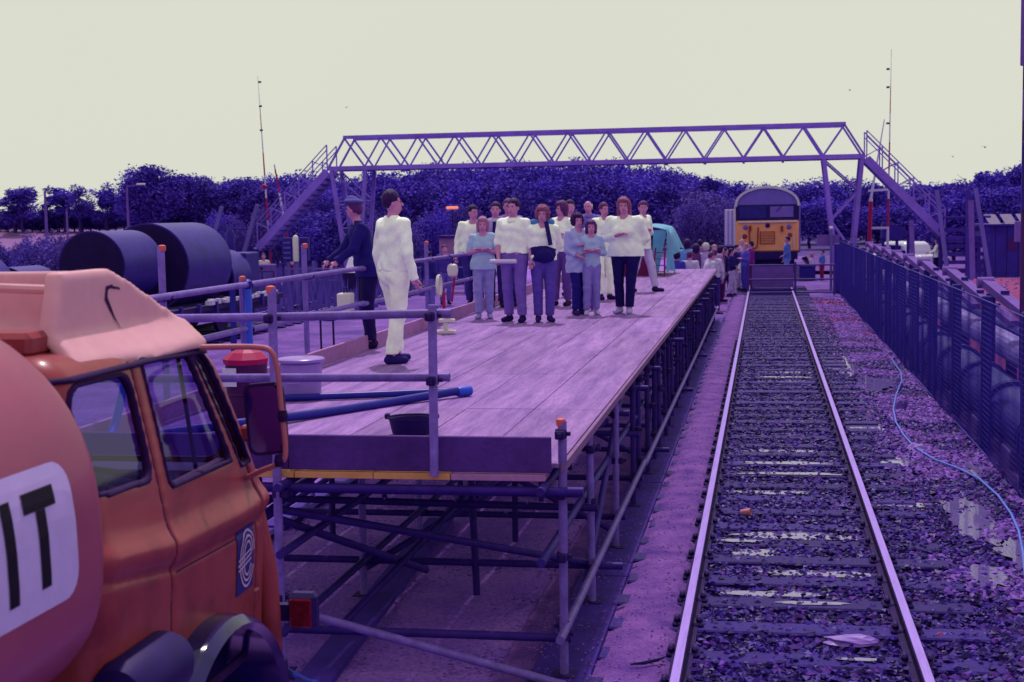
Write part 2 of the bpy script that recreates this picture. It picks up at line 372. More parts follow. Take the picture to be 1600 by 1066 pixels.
PUD = [((1.92, 13.9), .22, .95), ((2.15, 12.4), .18, .6), ((1.75, 11.6), .16, .4), ((1.45, 27.3), .32, 1.9), ((1.8, 24.5), .35, 1.2), ((.25, 12.9), .6, .13), ((-.1, 12.2), .22, .12), ((.5, 11.55), .5, .09), ((.1, 10.9), .45, .08),
       ((.2, 17.5), .5, .1), ((.3, 26.2), .5, .4), ((.3, 24.6), .5, .2), ((.9, 9.85), .16, .06), ((1.35, 14.4), .3, .12), ((1.5, 16.8), .2, .35), ((.1, 14.9), .5, .1), ((2.3, 16.4), .1, .5), ((1.3, 19.5), .3, .5)]
def dry(x, y, g):
    k = np.ones(len(x), bool)
    for c, rx, ry in PUD: k &= ~((((x-c[0])/rx)**2+((y-c[1])/ry)**2 < .9) & (g.random(len(x)) < .86))
    return k
def stones(name, N, xf, yf, size, m, z0=-.012, seed=1, mask=None):
    g = np.random.default_rng(seed); x = xf(g, N); y = yf(g, N)
    if mask is not None: k = mask(x, y); x, y = x[k], y[k]
    k = dry(x, y, g); x, y = x[k], y[k]; N = len(x)
    s = size*(.55+.9*g.random(N)); base = np.array([(1, 0, 0), (-1, 0, 0), (0, 1, 0), (0, -1, 0), (0, 0, .8), (0, 0, -.8)], float)
    V = base[None]*(.65+.5*g.random((N, 6, 1)))+.22*(g.random((N, 6, 3))-.5)
    a = g.random(N)*6.283; ca, sa = np.cos(a), np.sin(a); tl = (g.random(N)-.5)*1.2; ct, st_ = np.cos(tl), np.sin(tl)
    X = V[..., 0]*ct[:, None]-V[..., 2]*st_[:, None]; Z = V[..., 0]*st_[:, None]+V[..., 2]*ct[:, None]
    X2 = X*ca[:, None]-V[..., 1]*sa[:, None]; Y2 = X*sa[:, None]+V[..., 1]*ca[:, None]
    P = np.stack([X2*s[:, None]+x[:, None], Y2*s[:, None]+y[:, None], Z*s[:, None]*.75+z0+s[:, None]*.2], -1).reshape(-1, 3)
    T = np.array([(0, 2, 4), (2, 1, 4), (1, 3, 4), (3, 0, 4), (2, 0, 5), (1, 2, 5), (3, 1, 5), (0, 3, 5)])
    Q = (T[None]+6*np.arange(N)[:, None, None]).reshape(-1, 3)
    o = obj(name, npmesh(name, P, Q, m, smooth=False, tone=np.repeat(g.random(N), 6))); return o
def ynear(a, b, p=1.6): return lambda g, N: a+(b-a)*g.random(N)**p
def xu(a, b): return lambda g, N: a+(b-a)*g.random(N)
def dryx(x, y): return np.array([nz3(a, b, .8, 3) > -.05+(0 if a > 1.35 else .5) for a, b in zip(x, y)])
TR0, TR1, TRC = -.53, .96, .215
b1 = stones('ballast_gravel', 30000, xu(-.46, 2.6), ynear(7, 34), .036, C_STONE_D, seed=1); tag(b1, 'dark wet ballast stones lying between and beside the rails', 'ballast', kind='stuff')
b2 = stones('ballast_gravel', 22000, xu(.9, 2.62), ynear(7, 46, 1.4), .036, C_STONE_L, seed=2, z0=.0, mask=dryx); tag(b2, 'pale dry ballast stones between the right rail and the mesh fence', 'ballast', kind='stuff')
b3 = stones('ballast_gravel', 9000, xu(-.5, 2.6), ynear(9, 48, 1.1), .034, C_STONE_M, seed=3, z0=.0); tag(b3, 'muddy lilac ballast stones strewn along the whole track', 'ballast', kind='stuff')
b4 = stones('path_grit', 2600, lambda g, N: -1.6+np.where(g.random(N) < .6, 1.0, 1.0)*g.random(N), ynear(7.5, 30), .009, C_STONE_L, seed=4, z0=.05); tag(b4, 'small grit scattered over the lilac path beside the platform', 'grit', kind='stuff')
b5 = stones('yard_gravel', 18000, lambda g, N: -4.4+3.0*g.random(N), ynear(7.5, 22), .015, C_STONE_L, seed=5, z0=-.012); tag(b5, 'loose gravel spread beneath the scaffold platform', 'gravel', kind='stuff')

b6 = stones('ballast_gravel', 9000, xu(-.46, 1.7), ynear(7, 40, 1.3), .026, C_STONE_D, seed=6, z0=.028); tag(b6, 'small dark stones kicked up over the sleepers', 'ballast', kind='stuff')
# puddles: still water a little above the fines, stones poke through
def puddle(c, rx, ry, z, seed, label):
    V = [(c[0], c[1], z)]; n = 56
    for k in range(n):
        t = 2*math.pi*k/n; r = 1+.55*mnoise.noise(Vector((math.cos(t)*1.7, math.sin(t)*1.7, seed*3.1)))+.3*mnoise.noise(Vector((math.cos(t)*5, math.sin(t)*5, seed)))
        V.append((c[0]+rx*r*math.cos(t), c[1]+ry*r*math.sin(t), z))
    mb = MB().add(V, [(0, 1+k, 1+(k+1) % n) for k in range(n)]); o = obj('puddle', mb.mesh('puddle', C_WATER)); tag(o, label, kind='structure')
i = 0
for c, rx, ry in PUD:
    i += 1; puddle(c, rx, ry, .009, i, 'shallow puddle among the ballast')

# ---- railway tracks
RAILP = [(-.07, .03), (.07, .03), (.07, .042), (.012, .055), (.012, .115), (.035, .125), (.035, .148), (.028, .155), (-.028, .155), (-.035, .148), (-.035, .125), (-.012, .115), (-.012, .055), (-.07, .042)]
def rail_mb(x, y0, y1, xf=None, n=40):
    mb = MB(); P = RAILP; k = len(P); V = []
    for i in range(n+1):
        y = y0+(y1-y0)*i/n; dx = xf(y) if xf else 0
        V += [(x+dx+p[0], y, p[1]) for p in P]
    for i in range(n):
        for j in range(k):
            a, b = i*k+j, i*k+(j+1) % k
            mb.m.append(1 if j == 7 else 0); mb.f.append((a, a+k, b+k, b))
    mb.v = V; return mb
def track(xc, y0, y1, sl0, sl1, label, xf=None, wear=1, sp=.66):
    t = thing('railway_track', label, 'railway track', (xc, y0, 0)); t['kind'] = 'structure'
    for s in (-1, 1): part('rail', rail_mb(xc+s*.747, y0, y1, xf), [C_RAILSIDE, C_RAILTOP], t)
    sm = MB().box((-1.3, -.125, -.06), (1.3, .125, .035), bev=.012).mesh('sleeper', C_SLEEPER)
    cm = MB().box((-.11, -.07, .03), (.11, .07, .062), bev=.012); cm.box((-.1, -.05, .06), (-.055, .05, .1), bev=.015); cm.box((.055, -.05, .06), (.1, .05, .1), bev=.015); cm = cm.mesh('rail_chair', C_COUP)
    y = sl0; k = 0
    while y < sl1 and k < 140:
        o = obj('sleeper', sm, t); o.matrix_parent_inverse = Matrix.Identity(4)
        o.location = (random.uniform(-.03, .03)+(xf(y) if xf else 0), y-y0, random.uniform(-.012, .004)); o.rotation_euler.z = random.uniform(-.008, .008)
        if y < 32 and wear:
            for s in (-1, 1):
                c = obj('rail_chair', cm, o); c.matrix_parent_inverse = Matrix.Identity(4); c.location = (s*.747-o.location.x+(xf(y) if xf else 0), 0, .002)
        y += sp; k += 1
    return t
track(TRC, 4, 61.0, 7.26, 56, 'railway track running beside the platform to the yellow fronted locomotive')
track(-14.1, 18, 90, 19, 70, 'second railway track across the yard carrying the black drum wagons', wear=0)
0 and track(-9.6, 16, 90, 17, 60, 'third railway track between the platform handrail and the drum wagons', wear=0)
# wet sheen standing on sleepers
for (x, y, rx, ry) in ((.26, 16.5, .5, .09), (.22, 15.84, .5, .08), (-.22, 12.54, .2, .06), (.35, 10.56, .25, .04), (.6, 9.24, .12, .03), (.35, 25.08, .4, .1)):
    i += 1; puddle((x, y), rx, ry, .0385, i, 'film of rainwater lying on a sleeper')

# ---- litter on the track
def lump(name, c, r, m, label, cat, seed, fl=.5, n=10):
    mb = MB(); V = []; K = 7
    for a in range(K+1):
        ph = math.pi*a/K
        for b in range(n):
            th = 2*math.pi*b/n; d = Vector((math.sin(ph)*math.cos(th), math.sin(ph)*math.sin(th), math.cos(ph)))
            q = 1+.5*mnoise.noise(d*1.8+Vector((seed, 0, 0))); V.append((d.x*r[0]*q, d.y*r[1]*q, max(-.01, d.z*r[2]*q)))
    mb.add(V, [(a*n+b, (a+1)*n+b, (a+1)*n+(b+1) % n, a*n+(b+1) % n) for a in range(K) for b in range(n)])
    o = obj(name, mb.mesh(name, m)); o.location = c; tag(o, label, cat); return o
C_LITR = mat('red_brick_bit', S(205, 85, 105, .8), .8, ns=20, na=.2)
C_PLAST = mat('pale_polythene', S(160, 120, 205, .8), .35, ns=6, na=.2)
lump('plastic_sheet', onz(1330, 1003, .04), (.2, .09, .04), C_PLAST, 'crumpled pale plastic sheet lying on a near sleeper between the rails', 'plastic sheet', 3)
lump('brick_fragment', onz(1468, 1000, .0), (.035, .03, .045), C_LITR, 'red brick fragment on the ballast right of the right rail', 'brick', 4)
lump('clump', onz(1434, 704, .0), (.13, .12, .08), C_PLAST, 'pale knotted rag on the stones beside the blue hose', 'rag', 5)
lump('stone_block', onz(1409, 640, .0), (.1, .08, .15), C_CONC, 'small pale concrete lump beside the blue hose near the fence', 'concrete lump', 6)
cup = MB().lathe([(.028, 0), (.036, .1), (.033, .1), (.026, .012)], (0, 0, 0), n=14); co = obj('paper_cup', cup.mesh('paper_cup', mat('cup_card', S(235, 150, 160, .85), .7), True))
co.location = onz(1158, 806, .03)+Vector((0, 0, .03)); co.rotation_euler = (R(80), 0, R(70)); tag(co, 'pink paper cup lying on its side between the rails', 'cup')
st_ = MB().tube([onz(985, 1038, .07), onz(1005, 1036, .075), onz(1028, 1031, .08), onz(1040, 1026, .07)], [.006, .012, .012, .004], 6); tag(obj('stick', st_.mesh('stick', C_BLK)), 'short dark stick lying on the path by the platform', 'stick')
# blue hose on the ballast
hp = [(1393, 560), (1399, 570), (1408, 582), (1409, 595), (1400, 618), (1396, 640), (1400, 660), (1412, 680), (1430, 700), (1460, 718), (1500, 733), (1530, 748), (1560, 775), (1580, 803), (1592, 830), (1599, 865), (1602, 900)]
hm = MB().tube([onz(u, v, .035) for u, v in hp], .0125, 8); tag(obj('hose', hm.mesh('hose', mat('pale_blue_hose', S(105, 135, 225, .85), .4), True)), 'long pale blue hose snaking over the ballast by the mesh fence', 'hose')
# ================================================================ scaffold platform
PX0, PX1, PY0, PY1, PZ = -4.56, -1.25, 8.66, 38.4, 1.40
plat = thing('scaffold_platform', 'long temporary scaffold viewing platform with plywood deck beside the railway track', 'scaffold platform', (-2.9, 8.7, 0))
bay = 1.78; YS = [8.65+bay*k for k in range(17)]
bw = (PX1-PX0)/6
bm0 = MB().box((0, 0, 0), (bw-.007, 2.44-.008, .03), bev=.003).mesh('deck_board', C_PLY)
y = PY0; r = 0
while y < PY1-.1:
    for c in range(6):
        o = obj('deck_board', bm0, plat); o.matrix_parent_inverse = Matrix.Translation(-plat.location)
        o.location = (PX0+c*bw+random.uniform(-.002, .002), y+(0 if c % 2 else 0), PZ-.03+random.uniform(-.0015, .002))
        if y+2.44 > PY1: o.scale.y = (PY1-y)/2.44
    y += 2.44
# front and left kickboards with a pale top, yellow board end below the deck
def kick(a, b, m, nm='kickboard'): part(nm, MB().box(a, b, bev=.004), m, plat)
kick((-4.62, 8.585, 1.352), (-3.00, 8.625, 1.575), C_KICK); kick((-2.995, 8.59, 1.35), (-1.30, 8.63, 1.572), C_KICK)
x = -4.62
for w, m in ((.62, C_YEL), (.5, C_YEL), (.55, C_YEL), (.52, C_YEL), (.5, C_YEL), (.6, C_KICKL)):
    part('bearer_board', MB().box((x, 8.57, 1.30), (x+w-.006, 8.80, 1.34), bev=.003), m, plat); x += w
for k in range(12):
    y = 8.9+k*2.44; kick((PX0-.045+random.uniform(-.004, .004), y, 1.395), (PX0-.008, y+2.43, 1.56+random.uniform(-.006, .008)), C_KICKL)
# deck edge trim seen on the track side
for k in range(12):
    y = PY0+k*2.44; part('edge_board', MB().box((PX1+.002, y, 1.345), (PX1+.028, min(PY1, y+2.435), 1.398)), C_PLYEDGE, plat)
part('end_board', MB().box((PX0, PY1+.004, 1.33), (PX1, PY1+.03, 1.40)), C_PLYEDGE, plat)
TR = .028
def tmesh(L, m, n=10):
    mb = MB().tube([(0, 0, 0), (0, L, 0)], TR, n); mb.lathe([(TR*.8, -.0015), (TR*.8, .0)], (0, 0, 0), 'y', 8, 0); return mb.mesh('tube', m, True)
def tube(name, p, q, m=C_TUBE, par=None, r=None):
    mb = MB().tube([p, q], r or TR, 10); return part(name, mb, m, par or plat, True)
coup = MB().lathe([(.034, -.03), (.038, -.02), (.038, .02), (.034, .03)], (0, 0, 0), 'z', 10).box((-.03, -.075, -.028), (.03, -.03, .028), bev=.008).box((.03, -.012, -.012), (.06, .012, .012)).box((-.012, -.095, -.014), (.012, -.07, .014)).mesh('coupler', C_COUP, False)
cap = MB().lathe([(.028, -.03), (.031, 0), (.029, .012), (.015, .018)], (0, 0, 0), 'z', 12).mesh('post_cap', C_ORANGE, True)
NC = [0]
def coupler(p, rz=0, par=None):
    if NC[0] > 250: return
    NC[0] += 1; o = obj('coupler', coup, par or plat, True); o.matrix_parent_inverse = Matrix.Translation(-(par or plat).location); o.location = p; o.rotation_euler.z = rz
def capat(p):
    o = obj('post_cap', cap, plat, True); o.matrix_parent_inverse = Matrix.Translation(-plat.location); o.location = p
ROWS = (-1.285, -3.06, -4.6)
base = MB().box((-.075, -.075, 0), (.075, .075, .006)).tube([(0, 0, 0), (0, 0, .2)], .018, 8).mesh('base_plate', C_COUP)
for k, y in enumerate(YS):
    for ri, xr in enumerate(ROWS):
        top = 1.30
        if ri == 2 and k in (1, 2, 3, 5, 6, 8, 10, 12, 14, 16): top = {1: 2.74, 2: 2.42, 3: 2.67, 6: 2.58}.get(k, 2.5)
        if ri == 0 and k == 0: top = 1.66
        if ri == 1 and k == 0: top = 2.51
        if ri == 2 and k == 0: top = 2.45
        xx = xr+random.uniform(-.012, .012); yy = y+random.uniform(-.04, .04)
        if k == 0: yy = 8.545 if ri == 1 else (8.70 if ri == 0 else 8.54); xx = xr+(.035 if ri == 0 else 0)
        if ri == 2: xx -= .03
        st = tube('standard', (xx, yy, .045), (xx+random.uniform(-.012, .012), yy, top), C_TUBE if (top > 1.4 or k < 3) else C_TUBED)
        o = obj('base_plate', base, plat, True); o.matrix_parent_inverse = Matrix.Translation(-plat.location); o.location = (xx, yy, .042)
        if top > 1.4: capat((xx, yy, top))
        for z in (.30, 1.2) + ((.80,) if ri == 0 else ()): coupler((xx, yy+.01, z), random.choice((0, math.pi/2, math.pi)))
# ledgers along the platform, transoms across it
for xr in ROWS:
    for z in (.34, .82, 1.26):
        if z == .82 and xr == ROWS[2]: continue
        y = 8.4
        while y < 38:
            L = min(random.choice((5.2, 6.3)), 38.6-y); zz = z+random.uniform(-.02, .02)
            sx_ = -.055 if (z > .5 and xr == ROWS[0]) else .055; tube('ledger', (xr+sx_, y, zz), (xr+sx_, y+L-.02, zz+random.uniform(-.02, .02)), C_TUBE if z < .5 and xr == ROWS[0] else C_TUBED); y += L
for k, y in enumerate(YS[1:]):
    for xr, yo in ((-2.2, .05), (-3.85, -.05)) + (((-1.29, .9),) if k >= 2 else ()) + (((-2.6, .9),) if k >= 3 else ()):
        tube('standard', (xr+random.uniform(-.03, .03), y+yo, .045), (xr+random.uniform(-.03, .03), y+yo, 1.32), C_TUBED)
        if xr == -1.29: coupler((xr, y+yo, 1.2)); coupler((xr, y+yo, .34))
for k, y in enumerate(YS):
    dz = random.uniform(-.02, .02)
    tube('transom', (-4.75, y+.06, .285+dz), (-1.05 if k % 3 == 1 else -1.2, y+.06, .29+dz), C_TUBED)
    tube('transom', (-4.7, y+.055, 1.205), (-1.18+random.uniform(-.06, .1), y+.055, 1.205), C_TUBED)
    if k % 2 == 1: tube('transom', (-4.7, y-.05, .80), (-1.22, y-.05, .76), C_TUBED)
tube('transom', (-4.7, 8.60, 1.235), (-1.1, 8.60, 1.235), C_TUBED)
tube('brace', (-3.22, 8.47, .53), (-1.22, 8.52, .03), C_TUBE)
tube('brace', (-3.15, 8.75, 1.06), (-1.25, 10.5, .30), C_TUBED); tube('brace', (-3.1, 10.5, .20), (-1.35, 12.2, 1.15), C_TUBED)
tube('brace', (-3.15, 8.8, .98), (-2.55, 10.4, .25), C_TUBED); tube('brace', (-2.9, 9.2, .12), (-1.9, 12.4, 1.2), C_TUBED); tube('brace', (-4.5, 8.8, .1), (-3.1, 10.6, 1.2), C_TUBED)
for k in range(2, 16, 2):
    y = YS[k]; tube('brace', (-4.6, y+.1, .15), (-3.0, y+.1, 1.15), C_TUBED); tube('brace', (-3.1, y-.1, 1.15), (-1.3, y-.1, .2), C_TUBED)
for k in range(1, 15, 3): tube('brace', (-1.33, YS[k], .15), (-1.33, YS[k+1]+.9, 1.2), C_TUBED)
# soleboards
for y in range(7, 38, 4): part('sole_board', MB().box((-1.47, y+.2, 0), (-1.09, y+4.17, .04), bev=.005), C_TIMBERD, plat)
for (x0, y0, x1, y1) in ((-2.80, 8.2, -3.08, 13.2), (-3.0, 13.5, -3.1, 17.5), (-4.6, 8.6, -4.6, 12.6), (-4.6, 12.7, -4.6, 17)): part('sole_board', MB().bar((x0, y0, .022), (x1, y1, .022), .24, .04), C_TIMBERD, plat)
# guard rails
tube('guard_rail', (-4.85, 8.60, 2.31), (-3.10, 8.60, 2.325)); tube('guard_rail', (-3.09, 8.60, 2.325), (-1.91, 8.60, 2.345)); tube('guard_rail', (-4.85, 8.60, 1.925), (-1.93, 8.60, 1.945))
gp = tube('guard_post', (-2.03, 8.55, 1.33), (-2.02, 8.55, 2.40), C_TUBE); coupler((-2.03, 8.57, 2.33)); coupler((-2.03, 8.57, 1.93)); coupler((-3.07, 8.57, 2.32)); coupler((-3.07, 8.57, .52)); coupler((-1.25, 8.7, 1.58)); coupler((-1.25, 8.72, .05+.3), math.pi)
for z in (2.35, 1.955):
    for (y0, y1) in ((8.7, 12.25), (12.2, 15.9), (15.85, 21.9), (21.85, 28), (27.9, 33), (32.9, 38.3)): tube('guard_rail', (-4.56+random.uniform(-.01, .01), y0, z+random.uniform(-.012, .012)), (-4.57, y1, z+random.uniform(-.012, .012)))
for k in (1, 2, 3, 5, 6, 8):
    coupler((-4.63, YS[k], 2.35), math.pi/2); coupler((-4.63, YS[k], 1.95), math.pi/2)

# ================================================================ things on the deck
def poly(name, pts, r, m, label, cat, n=10, parent=None):
    mb = MB().tube(pts, r, n); o = obj(name, mb.mesh(name, m, True), parent); 
    if label: tag(o, label, cat)
    return o
def smooth(pts, n=6):
    P = [Vector(p) for p in pts]; out = []
    for i in range(len(P)-1):
        a, b, c, d = P[max(i-1, 0)], P[i], P[i+1], P[min(i+2, len(P)-1)]
        for k in range(n):
            t = k/n; out.append(.5*((2*b)+(c-a)*t+(2*a-5*b+4*c-d)*t*t+(3*b-a-3*c+d)*t**3))
    return out+[P[-1]]
hz = PZ+.035
t = thing('suction_hose', 'doubled over dark blue hose with a fat open end lying across the near deck', 'hose', (-2.6, 11.7, PZ))
part('hose_run', MB().tube(smooth([(-4.5, 11.6, hz), (-4.1, 11.42, hz), (-3.9, 11.45, hz), (-3.4, 11.62, hz), (-2.95, 11.8, hz), (-2.62, 11.95, hz)]), .030, 12), C_BLUED, t, True)
part('hose_run', MB().tube(smooth([(-4.5, 9.0, hz), (-4.1, 9.55, hz+.01), (-3.7, 10.0, hz+.015), (-3.3, 10.7, hz), (-2.95, 11.3, hz), (-2.58, 11.78, hz+.02)]), .036, 12), C_BLUED, t, True)
e = part('hose_end', MB().lathe([(.036, 0), (.044, .02), (.044, .14), (.03, .14), (.028, .02)], (0, 0, 0), 'y', 14), C_BLUE, t, True, True); e.matrix_parent_inverse = Matrix.Translation(-t.location)
e.location = (-2.58, 11.78, hz+.01); e.rotation_euler.z = R(-38)
t = thing('rubber_trug', 'low black rubber trug on the deck behind the front board', 'tub', (-2.47, 9.75, PZ))
part('tub', MB().lathe([(.10, 0), (.135, .01), (.16, .125), (.168, .128), (.168, .115), (.15, .11), (.125, .02), (.0, .018)], (-2.47, 9.75, PZ+.002), n=28, sx=1.05), C_BLK, t, True)
for s in (-1, 1): part('lug', MB().box((-2.47+s*.165, 9.72, PZ+.11), (-2.47+s*.195, 9.78, PZ+.15), bev=.008), C_BLK, t)
# clear plastic barrel, red topped bin at the left edge
C_MILK = mat('milky_plastic', S(178, 140, 215, .8), .3, ns=5, na=.12)
p = onz(472, 622, PZ)
t = thing('plastic_tub', 'milky plastic tub with a flat lid standing on the deck beside the left handrail', 'tub', p)
part('tub_body', MB().lathe([(.13, 0), (.165, .02), (.175, .17), (.18, .30), (.17, .31)], p, n=26), C_MILK, t, True); part('lid', MB().lathe([(.19, 0), (.205, .01), (.205, .03), (.19, .04), (.05, .045)], p+Vector((0, 0, .31)), n=26), C_MILK, t, True)
part('handle', MB().tube([p+Vector((-.05, -.2, .2)), p+Vector((-.05, -.215, .15)), p+Vector((.05, -.215, .15)), p+Vector((.05, -.2, .2))], .007, 6), C_MILK, t, True)
p = onz(350, 672, PZ)+Vector((0, .5, 0))
t = thing('fire_bin', 'dark rubbish drum heaped with red and white scraps near the cab mirror', 'drum', p)
part('drum', MB().lathe([(.15, 0), (.16, .01), (.155, .2), (.165, .21), (.155, .22), (.16, .45), (.15, .46), (.14, .42)], p, n=22), mat('maroon_drum', S(88, 30, 92, .7), .6), t, True)
part('red_heap', MB().lathe([(.17, .44), (.18, .48), (.12, .53), (.05, .56)], p, n=9), C_REDP, t); part('paper_scrap', MB().box((p.x-.13, p.y-.17, PZ+.28), (p.x-.02, p.y-.162, PZ+.42)), C_WHITEP, t)
# blue lashings hanging from the left guard rail
q = Vector((-4.60, 12.1, 0))
t = thing('blue_lashing', 'blue straps tied over the left guard rail by the second orange capped post', 'strap', (-4.60, 12.1, PZ))
part('strap', MB().bar((-4.70, 12.1, 1.42), (-4.68, 12.08, 2.37), .05, .02), C_BLUED, t); part('strap', MB().tube(smooth([(-4.64, 12.2, 2.38), (-4.57, 12.16, 2.30), (-4.55, 12.1, 1.9), (-4.53, 12.1, 1.62), (-4.43, 12.0, 1.44)]), .034, 8), C_BLUE, t, True)
part('knot', MB().lathe([(.02, -.05), (.045, -.02), (.045, .03), (.02, .05)], (-4.57, 12.16, 2.36), n=8), C_BLUED, t, True)
poly('blue_tie_hose', smooth([(-4.55, 9.6, 2.33), (-4.5, 9.58, 2.2), (-4.5, 9.5, 1.9), (-4.48, 9.3, 1.62), (-4.45, 9.1, 1.47)]), .03, C_BLUE, 'bright blue hose hung on the left guard rail and seen through the cab window', 'hose')
poly('blue_tie_hose', smooth([(-4.53, 9.62, 2.33), (-4.62, 9.5, 2.2), (-4.8, 9.3, 1.95), (-4.95, 9.1, 1.8)]), .036, C_BLUE, 'thick blue hose drooping outside the left guard rail behind the cab', 'hose')
# lamps and marker at the left kickboard
p = onz(697, 522, PZ)
C_CREAM = mat('cream_enamel', S(238, 232, 205, .95), .5, ns=8, na=.06)
t = thing('marker_stand', 'white cross shaped stand with a round red lamp beside the left kickboard', 'lamp stand', p)
part('foot', MB().box(p+Vector((-.13, -.05, 0)), p+Vector((.13, .05, .05)), bev=.01), C_CREAM, t); part('stem', MB().box(p+Vector((-.035, -.03, .05)), p+Vector((.035, .03, .15)), bev=.01), C_CREAM, t)
part('crossbar', MB().box(p+Vector((-.09, -.04, .15)), p+Vector((.12, .04, .20)), bev=.01), C_CREAM, t)
part('lamp', MB().lathe([(.01, -.06), (.045, -.045), (.062, 0), (.045, .045), (.01, .06)], p+Vector((.02, 0, .27)), n=14), C_ORANGE, t, True); part('spike', MB().tube([p+Vector((-.02, 0, .32)), p+Vector((-.02, 0, .55))], .022, 8), C_REDP, t, True)
p = Vector((-4.5, 20.4, 2.28))
t = thing('hand_lamp', 'cream hand lamp with a red strap hanging from the guard rail beside the crowd', 'lamp', p)
part('lamp_body', MB().lathe([(.03, -.11), (.07, -.08), (.085, 0), (.07, .07), (.03, .09)], p+Vector((0, 0, -.13)), n=14), C_CREAM, t, True); part('strap', MB().bar(p+Vector((.03, 0, -.2)), p+Vector((-.02, 0, -.6)), .03, .015), C_REDP, t)
part('hook', MB().tube([p+Vector((0, 0, -.04)), p+Vector((0, .02, .05)), p+Vector((-.06, 0, .09))], .01, 6), C_COUP, t, True)
p = Vector((-4.49, 19.35, 2.02))
t = thing('coiled_hose', 'cream coil looped over the guard rail below the hand lamp', 'coil', p)
for dy in (0, .035): part('loop', MB().tube([p+Vector((.02, dy+.11*math.cos(a*math.pi/9), .14*math.sin(a*math.pi/9)-.05)) for a in range(19)], .022, 6), C_CREAM, t, True)
p = Vector((-4.74, 15.75, 2.02))
t = thing('cream_box', 'cream tin box hung outside the guard rail by the man in the peaked cap', 'box', p)
part('box_body', MB().box(p+Vector((-.08, -.09, -.17)), p+Vector((.08, .09, .06)), bev=.012), C_CREAM, t); part('box_handle', MB().tube([p+Vector((0, -.06, .05)), p+Vector((0, -.05, .12)), p+Vector((0, .05, .12)), p+Vector((0, .06, .05))], .008, 6), C_COUP, t, True)
# dark folding chair outside the rail
t = thing('trestle_frame', 'thin dark bent metal frame standing outside the left kickboard', 'frame', (-4.95, 15.6, PZ))
part('frame_top', MB().tube(smooth([(-5.05, 15.5, 1.86), (-5.0, 15.5, 1.80), (-4.8, 15.5, 1.79), (-4.72, 15.5, 1.86)]), .012, 6), C_COUP, t, True)
for a in (-4.97, -4.82): part('leg', MB().tube([(a, 15.5, 1.80), (a-.02, 15.6, .02)], .012, 6), C_COUP, t, True)
# tarpaulin covered stack near the far end
t = thing('tarpaulin_stall', 'maroon sided stall draped with a turquoise tarpaulin at the far end of the platform', 'stall', (-3.05, 35.5, PZ))
C_TARP = mat('turquoise_tarpaulin', S(104, 180, 205, .85), .45, ns=3, na=.2); C_MAR = mat('maroon_panel', S(130, 34, 92, .8), .6)
part('side_panel', MB().box((-3.9, 34.5, PZ+.002), (-2.75, 34.55, PZ+1.0)), C_MAR, t); part('side_panel', MB().box((-2.76, 34.56, PZ+.002), (-2.71, 36.6, PZ+1.0)), C_MAR, t)
nx, ny = 22, 16; V = []
for i_ in range(nx):
    for j_ in range(ny):
        u_, v_ = i_/(nx-1), j_/(ny-1); x_ = -3.95+2.3*u_; y_ = 34.35+2.4*v_; z_ = PZ+1.12+.06*math.sin(v_*9)*(.4+u_)+.07*math.sin(x_*4)
        if u_ > .72: e_ = (u_-.72)/.28; z_ += .03-1.05*e_**1.3*(1 if v_ < .5 else .55); x_ = -3.95+2.3*(.72+.28*e_*(.35+.1*math.sin(v_*20)))-.25*e_*(1-v_)
        V.append((x_, y_, z_))
mt = npmesh('tarpaulin', V, [(a*ny+b, (a+1)*ny+b, (a+1)*ny+b+1, a*ny+b+1) for a in range(nx-1) for b in range(ny-1)], C_TARP); o = obj('tarpaulin', mt, t)
part('tarpaulin_flap', MB().add([(-2.62, 34.3, PZ+1.1), (-2.3, 34.4, PZ+1.12), (-2.5, 34.3, PZ+.1), (-2.66, 34.3, PZ+.25)], [(0, 1, 2, 3)]), C_TARP, t)
t = thing('step_ladder', 'small step ladder leaning in front of the turquoise tarpaulin', 'ladder', (-2.35, 34.1, PZ))
for s in (0, .28): part('stile', MB().bar((-2.62+s, 34.0, PZ), (-2.56+s*.8, 34.2, PZ+.68), .04, .025), C_MAR, t)
for k in range(4): part('rung', MB().bar((-2.6+.012*k, 34.03+.04*k, PZ+.12+.15*k), (-2.34-.01*k, 34.03+.04*k, PZ+.12+.15*k), .03, .02), C_MAR, t)

# ================================================================ mesh fence, posts, pipes
FX = 2.56
t = thing('mesh_fence', 'tall navy wire mesh fence with concrete posts running beside the track', 'fence', (FX, 12, 0))
Y0, Y1 = 10.5, 50.0; V = []; Q = []
def wire(a, b, w, ax):
    w *= 1.15; n = len(V)
    if ax == 'y':
        for p in (a, b): V.extend([(p[0]-w, p[1], p[2]), (p[0]+w, p[1], p[2]), (p[0], p[1], p[2]+w*1.4)])
    else:
        for p in (a, b): V.extend([(p[0]-w, p[1], p[2]), (p[0]+w, p[1]-w, p[2]), (p[0]+w, p[1]+w, p[2])])
    for k in range(3): Q.append((n+k, n+(k+1) % 3, n+3+(k+1) % 3, n+3+k))
k = 0; y = Y0
while y < Y1:
    x = FX+.012*math.sin(y*1.1)+.004*math.sin(y*7); wire((x, y, .03), (x+.006*math.sin(y*3), y, 1.83), .0022, 'z'); y += .062
for k in range(30):
    z = .04+.062*k
    for j in range(80):
        ya = Y0+j*(Y1-Y0)/80; yb = ya+(Y1-Y0)/80; xa = FX+.012*math.sin(ya*1.1); xb = FX+.012*math.sin(yb*1.1); wire((xa, ya, z), (xb, yb, z), .0016, 'y')
mo = obj('mesh_panel', npmesh('mesh_panel', V, Q, C_NAVY, smooth=False), t); mo['kind'] = 'stuff'
part('top_wire', MB().tube([(FX, Y0, 1.84), (FX, Y1, 1.84)], .008, 5), C_NAVY, t); part('bottom_wire', MB().tube([(FX, Y0, .03), (FX, Y1, .03)], .008, 5), C_NAVY, t)
